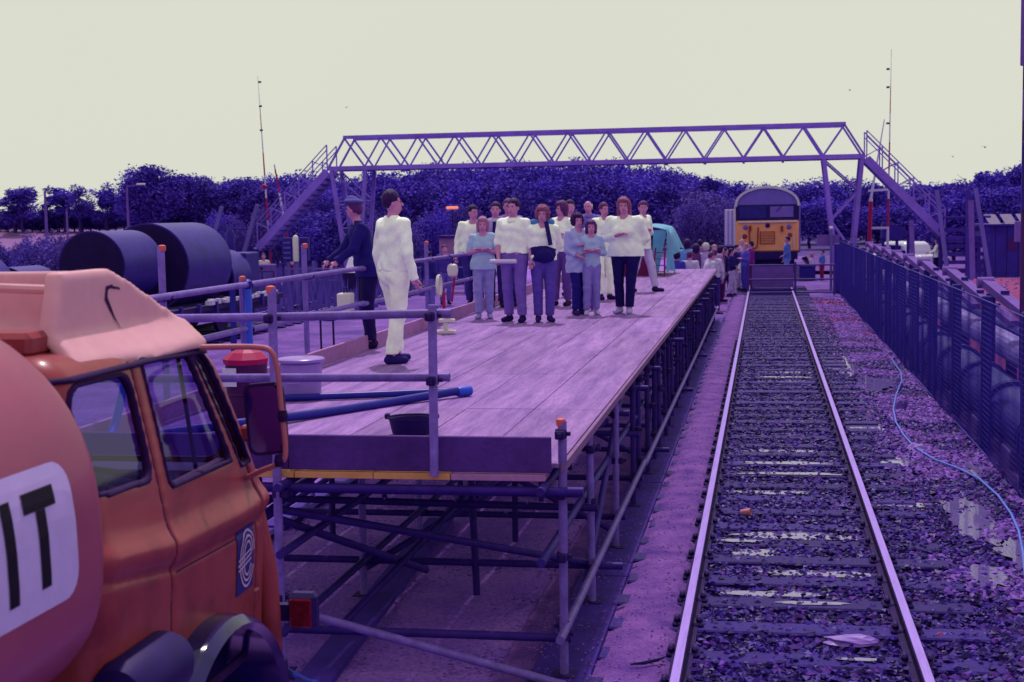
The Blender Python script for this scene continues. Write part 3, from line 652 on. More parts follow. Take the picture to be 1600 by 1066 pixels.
pm = MB().box((-.06, -.07, 0), (.06, .07, 1.86), bev=.012).mesh('fence_post', C_FPOST)
yp = 12.45
while yp < 50:
    o = obj('fence_post', pm, t, True); o.matrix_parent_inverse = Matrix.Translation(-t.location); o.location = (FX+.1, yp, 0); o.rotation_euler.z = random.uniform(-.03, .03); yp += 2.76
part('end_post', MB().box((FX-.02, 48.9, 0), (FX+.16, 49.1, 1.9), bev=.01), C_FPOST, t)
# big lagged pipeline on blocks
t = thing('large_pipeline', 'thick dark flanged pipeline resting on concrete blocks behind the mesh fence', 'pipeline', (3.15, 20, 0))
PX_ = 3.02
y = 11.0
while y < 47:
    part('pipe_length', MB().lathe([(.31, 0), (.31, 2.40)], (PX_, y, .43), 'y', 28), C_PIPE, t, True)
    part('flange', MB().lathe([(.30, -.1), (.365, -.09), (.365, -.03), (.33, -.028), (.33, .028), (.365, .03), (.365, .09), (.30, .1)], (PX_, y, .43), 'y', 28), C_PIPE, t, False); y += 2.42
bk = MB().box((-.26, -.3, -.05), (.28, .3, .20), bev=.02).mesh('support_block', C_CONC); y = 12.0
while y < 46:
    o = obj('support_block', bk, t, True); o.matrix_parent_inverse = Matrix.Translation(-t.location); o.location = (PX_-.05, y, 0); y += 2.42
t = thing('ribbed_pipe', 'slim pale ribbed pipe running above and behind the thick dark pipeline', 'pipe', (3.85, 20, 0))
y = 11.
while y < 44:
    pr = []
    for j in range(21): pr += [(.155, j*.12), (.17, j*.12+.03), (.17, j*.12+.06), (.155, j*.12+.09)]
    mb = MB().lathe([(r_*1.15, h_) for r_, h_ in pr], (3.62, y, .84), 'y', 18); part('pipe_length', mb, C_PIPEL, t, False); part('trestle', MB().box((3.55, y+1, 0), (3.7, y+1.1, .66)), C_TIMBERD, t); y += 2.5
t = thing('thin_pipe', 'thin dark pipe beside the ribbed pipe behind the fence', 'pipe', (4.3, 20, 0))
part('pipe_length', MB().tube([(3.95, 11, .95), (3.95, 45, .95)], .07, 12), C_PIPE, t, True)
for y in range(12, 45, 3): part('trestle', MB().box((3.9, y, 0), (4.0, y+.08, .89)), C_TIMBERD, t)
# raking concrete struts
STRUT = MB(); STRUT.box((-.11, 0, -.07), (.11, 1, .07), bev=.02)
def strut(a, b, label):
    t = thing('concrete_strut', label, 'strut', (a[0], a[1], 0), 'raking concrete struts behind the mesh fence')
    mb = MB().bar(a, b, .17, .11); part('beam', mb, C_CONC, t)
    L = (Vector(b)-Vector(a)); d = L.normalized()
    rm = MB().tube([Vector(a)-d*.03-Vector((.13, 0, 0)), Vector(a)-d*.03+Vector((.11, 0, 0))], .085, 14); part('rounded_end', rm, C_CONC, t, True)
    for k in (.25, .5, .75):
        p = Vector(a)+L*k+Vector((0, 0, .075)); part('cleat', MB().box(p-Vector((.07, .02, .01)), p+Vector((.05, .03, .035))), C_PIPE, t)
    part('prop', MB().bar((a[0]+.02, a[1]-.25, 0), (a[0]+.02, a[1]-.25, a[2]-.14), .12, .12), C_FPOST, t)
ys = 22.1; k = 0
while ys < 48:
    s = 0; strut((3.27, ys+.0, 1.80), (3.95, ys-2.5, 1.05), ('nearest', 'second nearest', 'third nearest', 'fourth nearest', 'fifth nearest', 'sixth nearest', 'seventh nearest', 'eighth nearest', 'ninth nearest', 'tenth nearest', 'eleventh nearest', 'farthest')[min(k, 11)]+' sloping lilac concrete strut with a rounded head behind the mesh fence'); ys += 3.1 if ys > 30 else 4.2; k += 1
# red soil bank
def bank(x, y):
    e = min(1, max(0, (x-4.0)/1.5)); f = min(1, max(0, (14.5-x)/5)); g = min(1, max(0, (46-y)/7)); return (e*e*(3-2*e))*f*g*(1.02+.13*nz3(x, y, .5)+.1*nz3(x, y, 1.7))+.03*nz3(x, y, 5)
sheet('soil_bank', 3.95, 16, 12, 48, -.04, C_RED, 90, 220, bank)
bs_ = stones('bank_rubble', 2600, xu(4.9, 9.5), ynear(17, 44, 1.2), .04, C_STONE_L, seed=8)
tag(bs_, 'pale rubble scattered over the red soil bank', 'rubble', kind='stuff')
me = bs_.data; co_ = np.zeros(len(me.vertices)*3, np.float32); me.vertices.foreach_get('co', co_); co_ = co_.reshape(-1, 3)
for a in range(0, len(co_), 6): co_[a:a+6, 2] += bank(float(co_[a, 0]), float(co_[a, 1]))-.03
me.vertices.foreach_set('co', co_.ravel()); me.update()
sheet('white_yard', 6.5, 40, 44, 62, .01, mat('pale_concrete_yard', S(200, 160, 220, .7), .9, ns=.6, na=.12, fine=(8, .1)), 6, 6)
# ================================================================ footbridge
BY, BW = 55.0, 1.4
br = thing('footbridge', 'long lavender steel truss footbridge spanning the tracks with stairs at both ends', 'footbridge', (-6.7, BY, 0))
ZB, ZT = 4.88, 6.10; XL, XR = -17.1, 3.68; TL, TRX = -16.42, 2.97
for y in (BY, BY+BW):
    part('bottom_chord', MB().bar((XL-.05, y, ZB), (XR+.05, y, ZB), .11, .17), C_STEEL, br); part('top_chord', MB().bar((TL-.04, y, ZT), (TRX+.04, y, ZT), .12, .13), C_STEEL, br)
    n = 13; tn = [TRX-(TRX-TL)*k/n for k in range(n+1)]; bn = [XR-(XR-XL)*k/(n+1) for k in range(n+2)]
    for k in range(n+1):
        w = .12 if k in (0,) else (.07 if k < 3 or k > n-2 else .05)
        part('diagonal', MB().bar((bn[k], y, ZB+.05), (tn[k], y, ZT-.04), w, .07), C_STEEL, br)
        part('diagonal', MB().bar((bn[k+1], y, ZB+.05), (tn[k], y, ZT-.04), .12 if k == n else .055, .06), C_STEEL, br)
        part('gusset', MB().add([(tn[k]-.14, y-.07, ZT-.05), (tn[k]+.14, y-.07, ZT-.05), (tn[k]+.04, y-.07, ZT-.24), (tn[k]-.04, y-.07, ZT-.24)], [(0, 1, 2, 3), (3, 2, 1, 0)]), C_STEEL, br) if 0 else None
for k in range(35): part('deck_plank', MB().box((XL+.1+k*.592, BY+.08, ZB+.02), (XL+.1+k*.592+.575, BY+BW-.08, ZB+.07)), C_STEELD, br)
for k in range(1, 14): x = XR-(XR-XL)*k/14; part('cross_beam', MB().bar((x, BY, ZB-.09), (x, BY+BW, ZB-.09), .08, .1), C_STEEL, br)
def trestle(xa, xb, xc_, xd):
    """four splayed legs with bracing: xa, xb at the top, xc_, xd at the ground"""
    for y in (BY+.02, BY+BW-.02):
        H = ZB-.09; P = lambda s, z: ((xa+(xc_-xa)*(1-z/H)) if s == 0 else (xb+(xd-xb)*(1-z/H)), y, z)
        part('leg', MB().bar(P(0, H), P(0, 0), .15, .12), C_STEEL, br); part('leg', MB().bar(P(1, H), P(1, 0), .15, .12), C_STEEL, br)
        for (s0, z0, s1, z1) in ((0, H, 1, 3.6), (1, 3.6, 0, 2.5), (0, 2.5, 1, 1.3), (1, 1.3, 0, .3)): part('brace', MB().bar(P(s0, z0), P(s1, z1), .07, .06), C_STEEL, br)
    for z in (3.6, 2.5, 1.3):
        for s in (0, 1):
            xx = (xa+(xc_-xa)*(1-z/ZB)) if s == 0 else (xb+(xd-xb)*(1-z/ZB)); part('tie', MB().bar((xx, BY, z), (xx, BY+BW, z), .06, .06), C_STEEL, br)
trestle(2.22, 3.62, 2.78, 3.2); trestle(XL+.1, XL+1.5, XL+.75, XL+1.05)
def stair(x0, z0, x1, z1, s):
    """flight going down and outwards, with treads, handrail and mesh infill"""
    for y in (BY+.05, BY+BW-.05):
        part('stringer', MB().bar((x0, y, z0), (x1, y, z1), .10, .30), C_STEEL, br)
        n = 5; L = abs(x1-x0)
        for k in range(n+1):
            u = k/n; x = x0+(x1-x0)*u; z = z0+(z1-z0)*u; part('rail_post', MB().bar((x, y, z), (x, y, z+1.05), .045, .045), C_STEEL, br)
            if k < n:
                x2 = x0+(x1-x0)*(k+1)/n; z2 = z0+(z1-z0)*(k+1)/n; part('rail_brace', MB().bar((x, y, z+.12), (x2, y, z2+1.02), .03, .03), C_STEEL, br)
        for h in (1.05, .85): part('handrail', MB().tube([(x0, y, z0+h), (x1, y, z1+h)], .022, 6), C_STEEL, br)
    N = int(abs(z0-z1)/.2)
    for k in range(N):
        u = (k+.5)/N; x = x0+(x1-x0)*u; z = z0+(z1-z0)*u; part('tread', MB().box((x-.15, BY+.1, z-.02), (x+.15, BY+BW-.1, z+.02)), C_STEELD, br)
stair(XR+.1, 4.78, 6.62, 1.85, 1); stair(XL-.08, 4.78, -20.2, 1.75, -1)
for (x0, x1) in ((6.3, 8.2), (-22.2, -20.2)):
    part('landing', MB().box((x0, BY-.3, 1.62), (x1, BY+BW+.3, 1.74)), C_STEELD, br)
    for xx in (x0+.15, x1-.15):
        for yy in (BY-.2, BY+BW+.2): part('landing_leg', MB().bar((xx, yy, 0), (xx, yy, 1.62), .14, .14), C_STEELD, br)
    for k in range(7):
        part('side_slat', MB().box((x0+.05, BY-.33, .22+k*.3), (x1-.05, BY-.29, .36+k*.3)), C_TIMBERD, br)
    part('landing_rail', MB().tube([(x0, BY-.3, 2.55), (x1, BY-.3, 2.55)], .05, 6), C_STEELD, br)
for a, b in (((6.25, 54.5, 3.55), (6.72, 54.4, 0)), ((7.62, 54.5, 3.6), (8.2, 54.4, 0)), ((6.25, 56.6, 3.55), (6.6, 56.7, 0)), ((7.62, 56.6, 3.6), (8.1, 56.7, 0)),
             ((-21.45, 54.5, 3.45), (-22.5, 54.4, .2)), ((-19.95, 54.5, 3.5), (-21.0, 54.4, .2)), ((-19.95, 56.6, 3.5), (-20.8, 56.7, 0))):
    part('raking_post', MB().bar(a, b, .15, .13), C_TIMBERL if a[1] < 55 else C_STEELD, br)
part('frame_bar', MB().bar((6.25, 54.5, 3.56), (7.7, 54.5, 3.62), .05, .05), C_STEELD, br); part('frame_panel', MB().box((7.3, 54.6, 0), (7.62, 54.64, 3.3)), C_STEELD, br)

# ================================================================ striped masts
def mast(name, x, y, z0, z1, lean, r0, r1, first, seg, label, par):
    n = int((z1-z0)/seg)+1; h = z0; k = first; i_ = 0
    while h < z1-.01:
        h2 = min(z1, h+seg); f0, f1 = (h-z0)/(z1-z0), (h2-z0)/(z1-z0)
        part('mast_band', MB().tube([(x+lean*f0, y, h), (x+lean*f1, y, h2)], [r0+(r1-r0)*f0, r0+(r1-r0)*f1], 8), C_REDP if k % 2 else C_WHITEP, par, True); h = h2; k += 1; i_ += 1
t = thing('striped_goal_mast', 'pair of red and white striped masts with a white crossbar by the left stair', 'mast', (-19.7, 57.5, 0))
mast('a', -20.5, 57.5, .0, 8.9, -.35, .065, .006, 0, .95, '', t); mast('b', -19.45, 57.5, 0, 5.2, -.8, .085, .03, 1, 1.0, '', t)
part('crossbar', MB().bar((-20.5, 57.5, 2.62), (-19.85, 57.5, 2.70), .1, .1), C_WHITEP, t); part('joint', MB().tube([(-20.75, 57.5, 4.2), (-20.7, 57.5, 4.35)], .12, 8), C_REDP, t)
for z in (6.6, 7.6, 8.6): part('insulator', MB().box((-20.82, 57.45, z), (-20.72, 57.55, z+.07)), C_COUP, t)
t = thing('striped_goal_mast', 'tall thin red and white striped mast with white arm by the right stair', 'mast', (4.8, 58, 0))
mast('a', 4.78, 58, 0, 9.1, .12, .06, .006, 1, 1.1, '', t); mast('b', 4.05, 58, 0, 3.3, .1, .085, .08, 0, 1.6, '', t)
part('crossbar', MB().bar((4.05, 58, 3.62), (4.85, 58, 3.66), .09, .09), C_WHITEP, t); part('crossbar', MB().bar((4.1, 58, 2.15), (4.8, 58, 2.15), .09, .09), C_WHITEP, t)
part('mast_band', MB().tube([(4.15, 58, 3.3), (4.65, 58, 6.4)], [.06, .02], 6), C_WHITEP, t)
for z in (6.2, 7.6, 8.3): part('insulator', MB().box((4.72, 57.95, z), (4.84, 58.05, z+.07)), C_COUP, t)

# ================================================================ locomotive
LX, LY = .13, 62.0
C_LY = mat('loco_yellow', S(252, 172, 108, 1.0), .5, ns=2, na=.1); C_LGREY = mat('loco_grey', S(140, 118, 205, .75), .5, ns=2, na=.12); C_LDK = mat('loco_dark', S(52, 30, 112, .7), .45, ns=2, na=.2)
C_LW = mat('loco_roof_edge', S(232, 225, 215, .85), .5); C_WIN = mat('loco_window', S(46, 38, 140, .7), .08, ns=2, na=.2); C_WINL = mat('loco_pale_window', S(148, 118, 205, .7), .3, ns=3); C_RUST = mat('loco_pipe_red', S(175, 72, 62, .75), .7, ns=6, na=.2)  # C_WINL: paler lavender for the right windscreen and marker lamps
lo = thing('locomotive', 'yellow fronted diesel locomotive with a rounded grey roof facing down the track', 'locomotive', (LX, LY, 0))
def arch(hw, z0, zs, zt, n=14):
    P = [(-hw, z0), (-hw, zs)]+[(-hw*math.cos(math.pi*k/n), zs+(zt-zs)*math.sin(math.pi*k/n)) for k in range(1, n)]+[(hw, zs), (hw, z0)]; return P
def prism(P, y0, y1, x=LX):
    mb = MB(); n = len(P); V = [(x+p[0], y0, p[1]) for p in P]+[(x+p[0], y1, p[1]) for p in P]
    mb.add(V, [tuple(range(n))]+[tuple(range(2*n-1, n-1, -1))]+[(i_, n+i_, n+(i_+1) % n, (i_+1) % n) for i_ in range(n)]); return mb
part('body', prism(arch(1.33, 1.1, 3.20, 3.90), LY+.25, LY+18), C_LGREY, lo)
part('roof', prism(arch(1.345, 3.22, 3.24, 3.92), LY+.12, LY+18.05), C_LGREY, lo)
edge = arch(1.37, 3.10, 3.18, 3.97); inn = arch(1.27, 3.10, 3.18, 3.86); n = len(edge); mb = MB()
V = [(LX+p[0], LY+.02, p[1]) for p in edge]+[(LX+p[0], LY+.02, p[1]) for p in inn]+[(LX+p[0], LY+.3, p[1]) for p in edge]+[(LX+p[0], LY+.3, p[1]) for p in inn]
mb.add(V, [(i_, i_+1, n+i_+1, n+i_) for i_ in range(n-1)]+[(2*n+i_, i_, i_+1, 2*n+i_+1)[::-1] for i_ in range(n-1)]); part('roof_edge', mb, C_LW, lo)
part('cab_brow', prism(arch(1.27, 3.16, 3.18, 3.86), LY+.08, LY+.3), C_LGREY, lo)
part('window_surround', prism([(-1.27, 2.50), (-1.30, 3.15), (1.30, 3.15), (1.27, 2.50)], LY+.04, LY+.3), C_LDK, lo)
part('nose', MB().box((LX-1.33, LY, 1.16), (LX+1.33, LY+.5, 2.49), bev=.05), C_LY, lo)
part('pillar', MB().box((LX-1.40, LY+.06, 1.1), (LX-1.335, LY+.4, 3.15)), C_LW, lo); part('pillar', MB().box((LX+1.335, LY+.06, 1.1), (LX+1.40, LY+.4, 3.15)), C_LGREY, lo)
part('windscreen', MB().box((LX-1.17, LY+.01, 2.58), (LX-.03, LY+.05, 3.10), bev=.01), C_WIN, lo); part('windscreen', MB().box((LX+.12, LY+.01, 2.62), (LX+1.10, LY+.05, 3.08), bev=.01), C_WINL, lo)
part('wiper', MB().bar((LX+.62, LY-.01, 3.12), (LX+.38, LY-.01, 2.86), .03, .02), C_LDK, lo); part('wiper', MB().bar((LX-.5, LY-.01, 3.12), (LX-.2, LY-.01, 2.9), .03, .02), C_LDK, lo)
part('lip_rail', MB().tube([(LX-1.2, LY-.04, 2.42), (LX+1.2, LY-.04, 2.42)], .035, 8), C_LW, lo, True)
for s, z, m, r in ((-.92, 2.2, C_WINL, .09), (.92, 2.2, C_WINL, .09), (0.02, 2.27, C_LDK, .085), (-.95, 1.82, C_RUST, .085), (.95, 1.86, C_RUST, .08)):
    part('lamp', MB().lathe([(r*1.2, -.02), (r*1.2, .0), (r, -.03), (r*.6, -.05)][::-1], (LX+s, LY, z), 'y', 16), m, lo, True)
part('grille', MB().box((LX-.30, LY-.04, 1.48), (LX+.32, LY+.01, 2.02), bev=.01), C_RUST, lo)
for k in range(7): part('grille_slat', MB().box((LX-.27, LY-.06, 1.52+k*.07), (LX+.29, LY-.04, 1.55+k*.07)), C_LY, lo)
part('hose_pipe', MB().tube(smooth([(LX-.75, LY-.08, 2.2), (LX-.76, LY-.1, 1.9), (LX-.7, LY-.1, 1.45), (LX-.55, LY-.1, 1.3), (LX-.42, LY-.1, 1.45), (LX-.38, LY-.08, 2.2)]), .035, 6), C_RUST, lo, True)
part('hose_pipe', MB().tube([(LX+.62, LY-.06, 2.25), (LX+.62, LY-.06, 2.0)], .06, 6), C_RUST, lo, True); part('hose_pipe', MB().tube([(LX-.72, LY-.06, 2.28), (LX-.72, LY-.06, 2.05)], .06, 6), C_RUST, lo, True)
for s in (-1.08, 1.12): part('grab_rail', MB().tube([(LX+s, LY-.05, 1.35), (LX+s, LY-.05, 1.95)], .025, 6), C_LW, lo, True)
part('buffer_beam', MB().box((LX-1.28, LY-.04, .82), (LX+1.28, LY+.4, 1.155)), C_LDK, lo)
for s in (-.87, .87): part('buffer', MB().lathe([(.12, 0), (.12, -.35), (.24, -.37), (.24, -.42)][::-1], (LX+s, LY, .92), 'y', 18), C_LDK, lo, True)
part('underframe', MB().box((LX-1.15, LY+.4, .25), (LX+1.15, LY+18, .98)), C_LDK, lo)
part('coupling_hook', MB().bar((LX, LY-.3, .9), (LX, LY, .9), .12, .16), C_LDK, lo)
for yy in (1.4, 3.4, 5.4, 12.6, 14.6, 16.6):
    w = part('wheelset', MB().lathe([(.57, -.06), (.57, .06)], (LX-.747, LY+yy, .72), 'x', 20).lathe([(.57, -.06), (.57, .06)], (LX+.747, LY+yy, .72), 'x', 20), C_LDK, lo)
part('snowplough', MB().box((LX-1.1, LY-.02, .2), (LX+1.1, LY+.1, .5)), C_LDK, lo)
t = thing('white_wagon', 'white slatted van standing behind the left shoulder of the locomotive', 'wagon', (-1.9, 74, 0))
part('body', MB().box((-2.0, 74, 1.1), (-1.35, 84, 3.0), bev=.04), mat('white_van_side', S(205, 190, 220, .75), .6, ns=2), t)
for k in range(3): part('slat', MB().box((-1.95+k*.2, 73.96, 1.2), (-1.85+k*.2, 74.0, 2.95)), C_WHITEP, t)
part('underframe', MB().box((-2.0, 74, .4), (-1.4, 84, 1.1)), C_LDK, t)

# ================================================================ crossing gate and board
t = thing('barrier_gate', 'low tubular barrier gate closing the track in front of the locomotive', 'gate', (.9, 49.8, 0))
C_GATE = mat('gate_steel', S(98, 66, 165, .65), .6)
for z in (.1, .55, 1.04): part('rail', MB().tube([(-.56, 49.8, z), (2.38, 49.8, z)], .028, 8), C_GATE, t, True)
for x in (-.55, 1.05, 2.36): part('post', MB().tube([(x, 49.8, 0), (x, 49.8, 1.15 if x < 2 else 1.05)], .04, 8), C_GATE, t, True)
t = thing('sheet_board', 'pale lilac board leaning behind the barrier gate across the track', 'board', (.25, 50.3, 0))
part('panel', MB().box((-.42, 50.3, .55), (1.0, 50.34, 1.02)), C_CONC, t); part('panel', MB().box((-.42, 50.25, .25), (1.0, 50.3, .53)), C_CONC, t); part('panel', MB().box((-.5, 50.2, .06), (1.02, 50.26, .2)), C_TIMBERD, t)
part('shoe', MB().box((1.15, 49.5, .1), (1.4, 49.7, .2), bev=.03), C_WHITEP, t) if 0 else None
t = thing('white_topped_post', 'thin white topped post holding a lilac sign board right of the locomotive', 'post', (2.35, 52, 0))
part('post', MB().tube([(2.35, 52, 0), (2.35, 52, 2.25)], .05, 10), C_TIMBERL, t, True); part('cap', MB().lathe([(.06, 0), (.07, .06), (.04, .1)], (2.35, 52, 2.22), n=10), C_WHITEP, t, True)
part('sign_board', MB().box((1.85, 52.1, 1.62), (2.65, 52.14, 2.02)), C_CONC, t)
t = thing('blue_cabinet', 'dark blue steel cabinet beside the far end of the mesh fence', 'cabinet', (2.75, 51, 0))
part('body', MB().box((2.42, 51, 0), (3.05, 51.5, 1.72), bev=.02), C_PIPE, t); part('door', MB().box((2.48, 50.97, .1), (2.98, 51, 1.64)), C_NAVY, t)
t = thing('track_box', 'low dark blue box on the ground beside the locomotive wheels', 'box', (1.75, 60.6, 0))
part('body', MB().box((1.45, 60.4, 0), (2.1, 61.0, .55), bev=.03), C_PIPE, t); part('lid', MB().box((1.42, 60.37, .552), (2.13, 61.03, .6), bev=.01), C_NAVY, t)

# ================================================================ drum wagons on the left
def drum(x, y0, y1, z, r, label):
    t = thing('steel_drum', label, 'drum', (x, (y0+y1)/2, z-r))
    part('shell', MB().lathe([(r, 0), (r, y1-y0)], (x, y0, z), 'y', 48), C_TANK, t, True)
    part('end_plate', MB().lathe([(.001, -.05), (r*.5, -.045), (r*.97, -.03), (r*.97, .01)], (x, y0, z), 'y', 48), C_TANKE, t)
    part('end_rim', MB().lathe([(r*.985, -.02), (r+.012, -.02), (r+.012, .03), (r, .03)], (x, y0, z), 'y', 48), C_TANK, t)
drum(-14.2, 28.5, 30.45, 1.98, .76, 'nearer of the two big black drums, the one standing proud of the cab roof')
drum(-14.15, 31.2, 33.9, 1.86, 1.02, 'largest black drum, behind the orange capped post')
drum(-14.1, 34.7, 36.0, 1.45, .70, 'small black drum between the largest drum and the blue steel box')
drum(-14.3, 25.1, 26.3, 1.55, .55, 'low black drum half hidden by the cab roof')
drum(-14.9, 23.6, 25.0, 1.5, .95, 'rounded dark drum at the far left edge of the photograph')
t = thing('drum_wagon', 'dark flat railway wagon carrying the row of black drums', 'wagon', (-14.1, 30, 0))
part('deck', MB().box((-15.4, 22, .80), (-12.9, 37.0, .93)), C_COUP, t)
for k in range(14): part('stake', MB().box((-12.9, 22.6+k*1.05, .72), (-12.82, 22.7+k*1.05, 1.0)), C_TANK, t)
for yy in (23.5, 25.3, 33.6, 35.4):
    w = part('wheelset', MB().lathe([(.46, -.05), (.46, .05)], (-13.36, yy, .6), 'x', 22).lathe([(.46, -.05), (.46, .05)], (-14.85, yy, .6), 'x', 22), C_COUP, t)
part('sole_bar', MB().box((-13.1, 22, .62), (-13.0, 37, .80)), C_COUP, t)
cm_ = MB()
for k in range(26):
    x_, y_ = random.uniform(-13.1, -12.92), random.uniform(31.5, 36.6); cm_.box((x_, y_, .93), (x_+.1, y_+.2, 1.0+random.random()*.06))
o = part('packing_scraps', cm_, C_WHITEP, t); o['kind'] = 'stuff'
t = thing('blue_steel_box', 'tall blue fronted steel box at the end of the drum wagon', 'box', (-14.1, 36.5, .93))
part('body', MB().box((-14.6, 36.0, .55), (-13.55, 37.0, 2.05), bev=.03), C_TANK, t); part('panel', MB().box((-14.4, 35.97, .7), (-13.75, 36.0, 1.92)), mat('bright_blue_panel', S(38, 40, 160, .8), .5), t)
part('chimney', MB().lathe([(.12, 0), (.14, .5), (.07, .62)], (-14.2, 36.6, 2.05), n=10), C_TANK, t, True)

# ================================================================ yard furniture left
p = onz(410, 466)
t = thing('relay_cabinet', 'grey lilac equipment cabinet with railings in front in the left yard', 'cabinet', p)
part('body', MB().box(p+Vector((-.42, 0, .05)), p+Vector((.42, .5, 1.25)), bev=.03), C_CONC, t); part('door', MB().box(p+Vector((-.36, -.02, .1)), p+Vector((.36, 0, 1.0))), C_TIMBERL, t)
for s in (-.5, .2, .65): part('rail_post', MB().tube([p+Vector((s, -.5, 0)), p+Vector((s, -.5, 1.0))], .02, 6), C_COUP, t)
part('railing', MB().tube([p+Vector((-.5, -.5, 1.0)), p+Vector((.65, -.5, 1.0))], .02, 6), C_COUP, t); part('emblem', MB().box(p+Vector((-.05, -.012, 1.05)), p+Vector((.05, -.002, 1.15))), C_COUP, t)
p = onz(464, 470)
t = thing('white_signal_post', 'white round topped signal post with dark boxes on either side', 'signal post', p)
part('post', MB().box(p+Vector((-.09, 0, 0)), p+Vector((.09, .12, 1.4)), bev=.02), C_TIMBERL, t); part('head', MB().lathe([(.1, 0), (.11, .1), (.11, .8), (.08, .9), (.03, .94)], p+Vector((0, .05, 1.4)), n=12), C_CREAM, t, True)
part('side_box', MB().box(p+Vector((-.5, .05, 1.4)), p+Vector((-.14, .3, 2.25)), bev=.02), C_PIPE, t); part('side_box', MB().box(p+Vector((.14, .05, 1.4)), p+Vector((.45, .3, 2.25)), bev=.02), C_TANK, t)
for k in range(4): part('louvre', MB().box(p+Vector((-.46, .03, 1.5+k*.18)), p+Vector((-.2, .05, 1.56+k*.18))), C_TIMBERL, t)
for s in (-.32, .6): part('leg', MB().bar(p+Vector((s, .15, 0)), p+Vector((s, .15, 1.4)), .09, .09), C_TIMBERL, t)
t = thing('yard_fence', 'low pale tubular fence behind the signal post in the left yard', 'fence', (-15, 52, 0))
for z in (.55, 1.0): part('rail', MB().tube([(-18, 52, z), (-11, 52, z)], .035, 6), C_TIMBERL, t, True)
for k in range(8): part('post', MB().tube([(-18+k, 52, 0), (-18+k, 52, 1.1)], .04, 6), C_TIMBERL, t, True)
p = onY(549, 422, 52); t = thing('white_cone', 'white cone standing behind the guard rail by the man in the cap', 'cone', (p.x, 52, 0))
part('cone_body', MB().lathe([(.3, .85), (.26, .88), (.06, 1.45), (.03, 1.47)], (p.x, 52, 0), n=14), C_WHITEP, t, True); part('stand', MB().box((p.x-.3, 51.8, 0), (p.x+.3, 52.2, .85)), C_COUP, t)
t = thing('brick_kiosk', 'small pinkish brick kiosk beyond the left guard rail', 'kiosk', (-12.5, 60, 0)); p = onY(706, 400, 60)
part('wall', MB().box((p.x-.55, 60, 0), (p.x+.15, 61.5, 1.95)), C_KICKL, t); part('side', MB().box((p.x+.152, 60.02, 0), (p.x+.5, 61.4, 1.95)), C_PIPE, t); part('roof', MB().box((p.x-.65, 59.9, 1.96), (p.x+.6, 61.6, 2.08)), C_TIMBERD, t)
p = onY(707, 325, 62); t = thing('orange_beacon', 'orange lit lamp on a thin pole above the kiosk', 'lamp', (p.x, 62, 0))
part('pole', MB().tube([(p.x, 62, 0), (p.x, 62, p.z)], .04, 6), C_LDK, t); part('lamp_head', MB().box((p.x-.28, 61.9, p.z-.06), (p.x+.25, 62.1, p.z+.07), bev=.04), mat('orange_lamp', S(255, 150, 110, .9), .4, emit=(1, .25, .12, .7)), t)
# lamp posts
for (u, v0, v1, Y, label, arm) in ((198, 365, 292, 86, 'pale street lamp with a short arm before the tallest left tree', 1), (70, 420, 300, 70, 'thin pale pole standing among the bushes at the far left', 0), (104, 400, 330, 88, 'short thin pale pole right of the far left pole', 0)):
    a = onY(u, v1, Y); t = thing('lamp_post', label, 'lamp post', (a.x, Y, 0)); part('pole', MB().tube([(a.x, Y, 0), (a.x, Y, a.z)], [.11, .06], 8), C_CONC, t, True)
    part('bracket', MB().tube([(a.x, Y, a.z), (a.x+(.9 if arm else .05), Y, a.z+.12)], .045, 6), C_CONC, t)
    if arm: part('lamp_head', MB().box((a.x+.7, Y-.12, a.z+.08), (a.x+1.25, Y+.12, a.z+.2), bev=.04), C_WHITEP, t)

# ================================================================ right side: shed, car, machine
t = thing('timber_shed', 'dark navy boarded shed with a pale slatted roof edge', 'shed', (10, 61, 0))
for k in range(14): part('board', MB().box((8.9+k*.45, 61, 0), (9.33+k*.45, 61.06, 2.12)), C_TANK, t)
part('end_wall', MB().box((8.9, 61.07, 0), (15.2, 64, 2.1)), C_TANK, t); part('roof', MB().box((8.7, 60.7, 2.13), (15.3, 64.3, 2.2)), C_TIMBERD, t)
for k in range(9): part('roof_slat', MB().add([(8.8+k*.62, 60.62, 2.6), (9.25+k*.62, 60.62, 2.6), (9.5+k*.62, 60.62, 2.2), (9.05+k*.62, 60.62, 2.2), (8.8+k*.62, 60.66, 2.6), (9.25+k*.62, 60.66, 2.6), (9.5+k*.62, 60.66, 2.2), (9.05+k*.62, 60.66, 2.2)], [(0, 3, 2, 1), (4, 5, 6, 7), (0, 1, 5, 4), (1, 2, 6, 5), (2, 3, 7, 6), (3, 0, 4, 7)]), C_LW, t)
part('notice', MB().box((9.8, 60.96, 1.1), (10.2, 60.99, 1.6)), mat('faded_notice', S(96, 44, 120, .6), .8), t)
C_CAR = mat('white_car_paint', S(235, 228, 235, .85), .25, ns=2, na=.04, coat=.5)
t = thing('white_car', 'white car parked on the far side of the red soil bank', 'car', (6.3, 66, 0)); Mx = Matrix.Translation((6.4, 66, 0)) @ Matrix.Rotation(R(-62), 4, 'Z')
sdf = SDF((-2.1, -.9, .1), (2.1, .9, 1.5), .04); X, Y, Z = sdf.grid()
b_ = bboxd(X, Y, Z, (-2, -.8, .3), (2, .8, .86), .14); c_ = bboxd(X+0*Z, Y*(1+.25*np.clip(Z-.8, 0, 1)), Z, (-1.35, -.74, .5), (.75, .74, 1.42), .2)+np.maximum(0, np.abs(X+.3)-.72-(1.42-Z)*.8)*.6
sdf.D = np.minimum(b_, c_).astype(np.float32)
for wx in (-1.25, 1.25): sdf.D = np.maximum(sdf.D, -(np.sqrt((X-wx)**2+(Z-.3)**2)-.36)-0*Y).astype(np.float32)
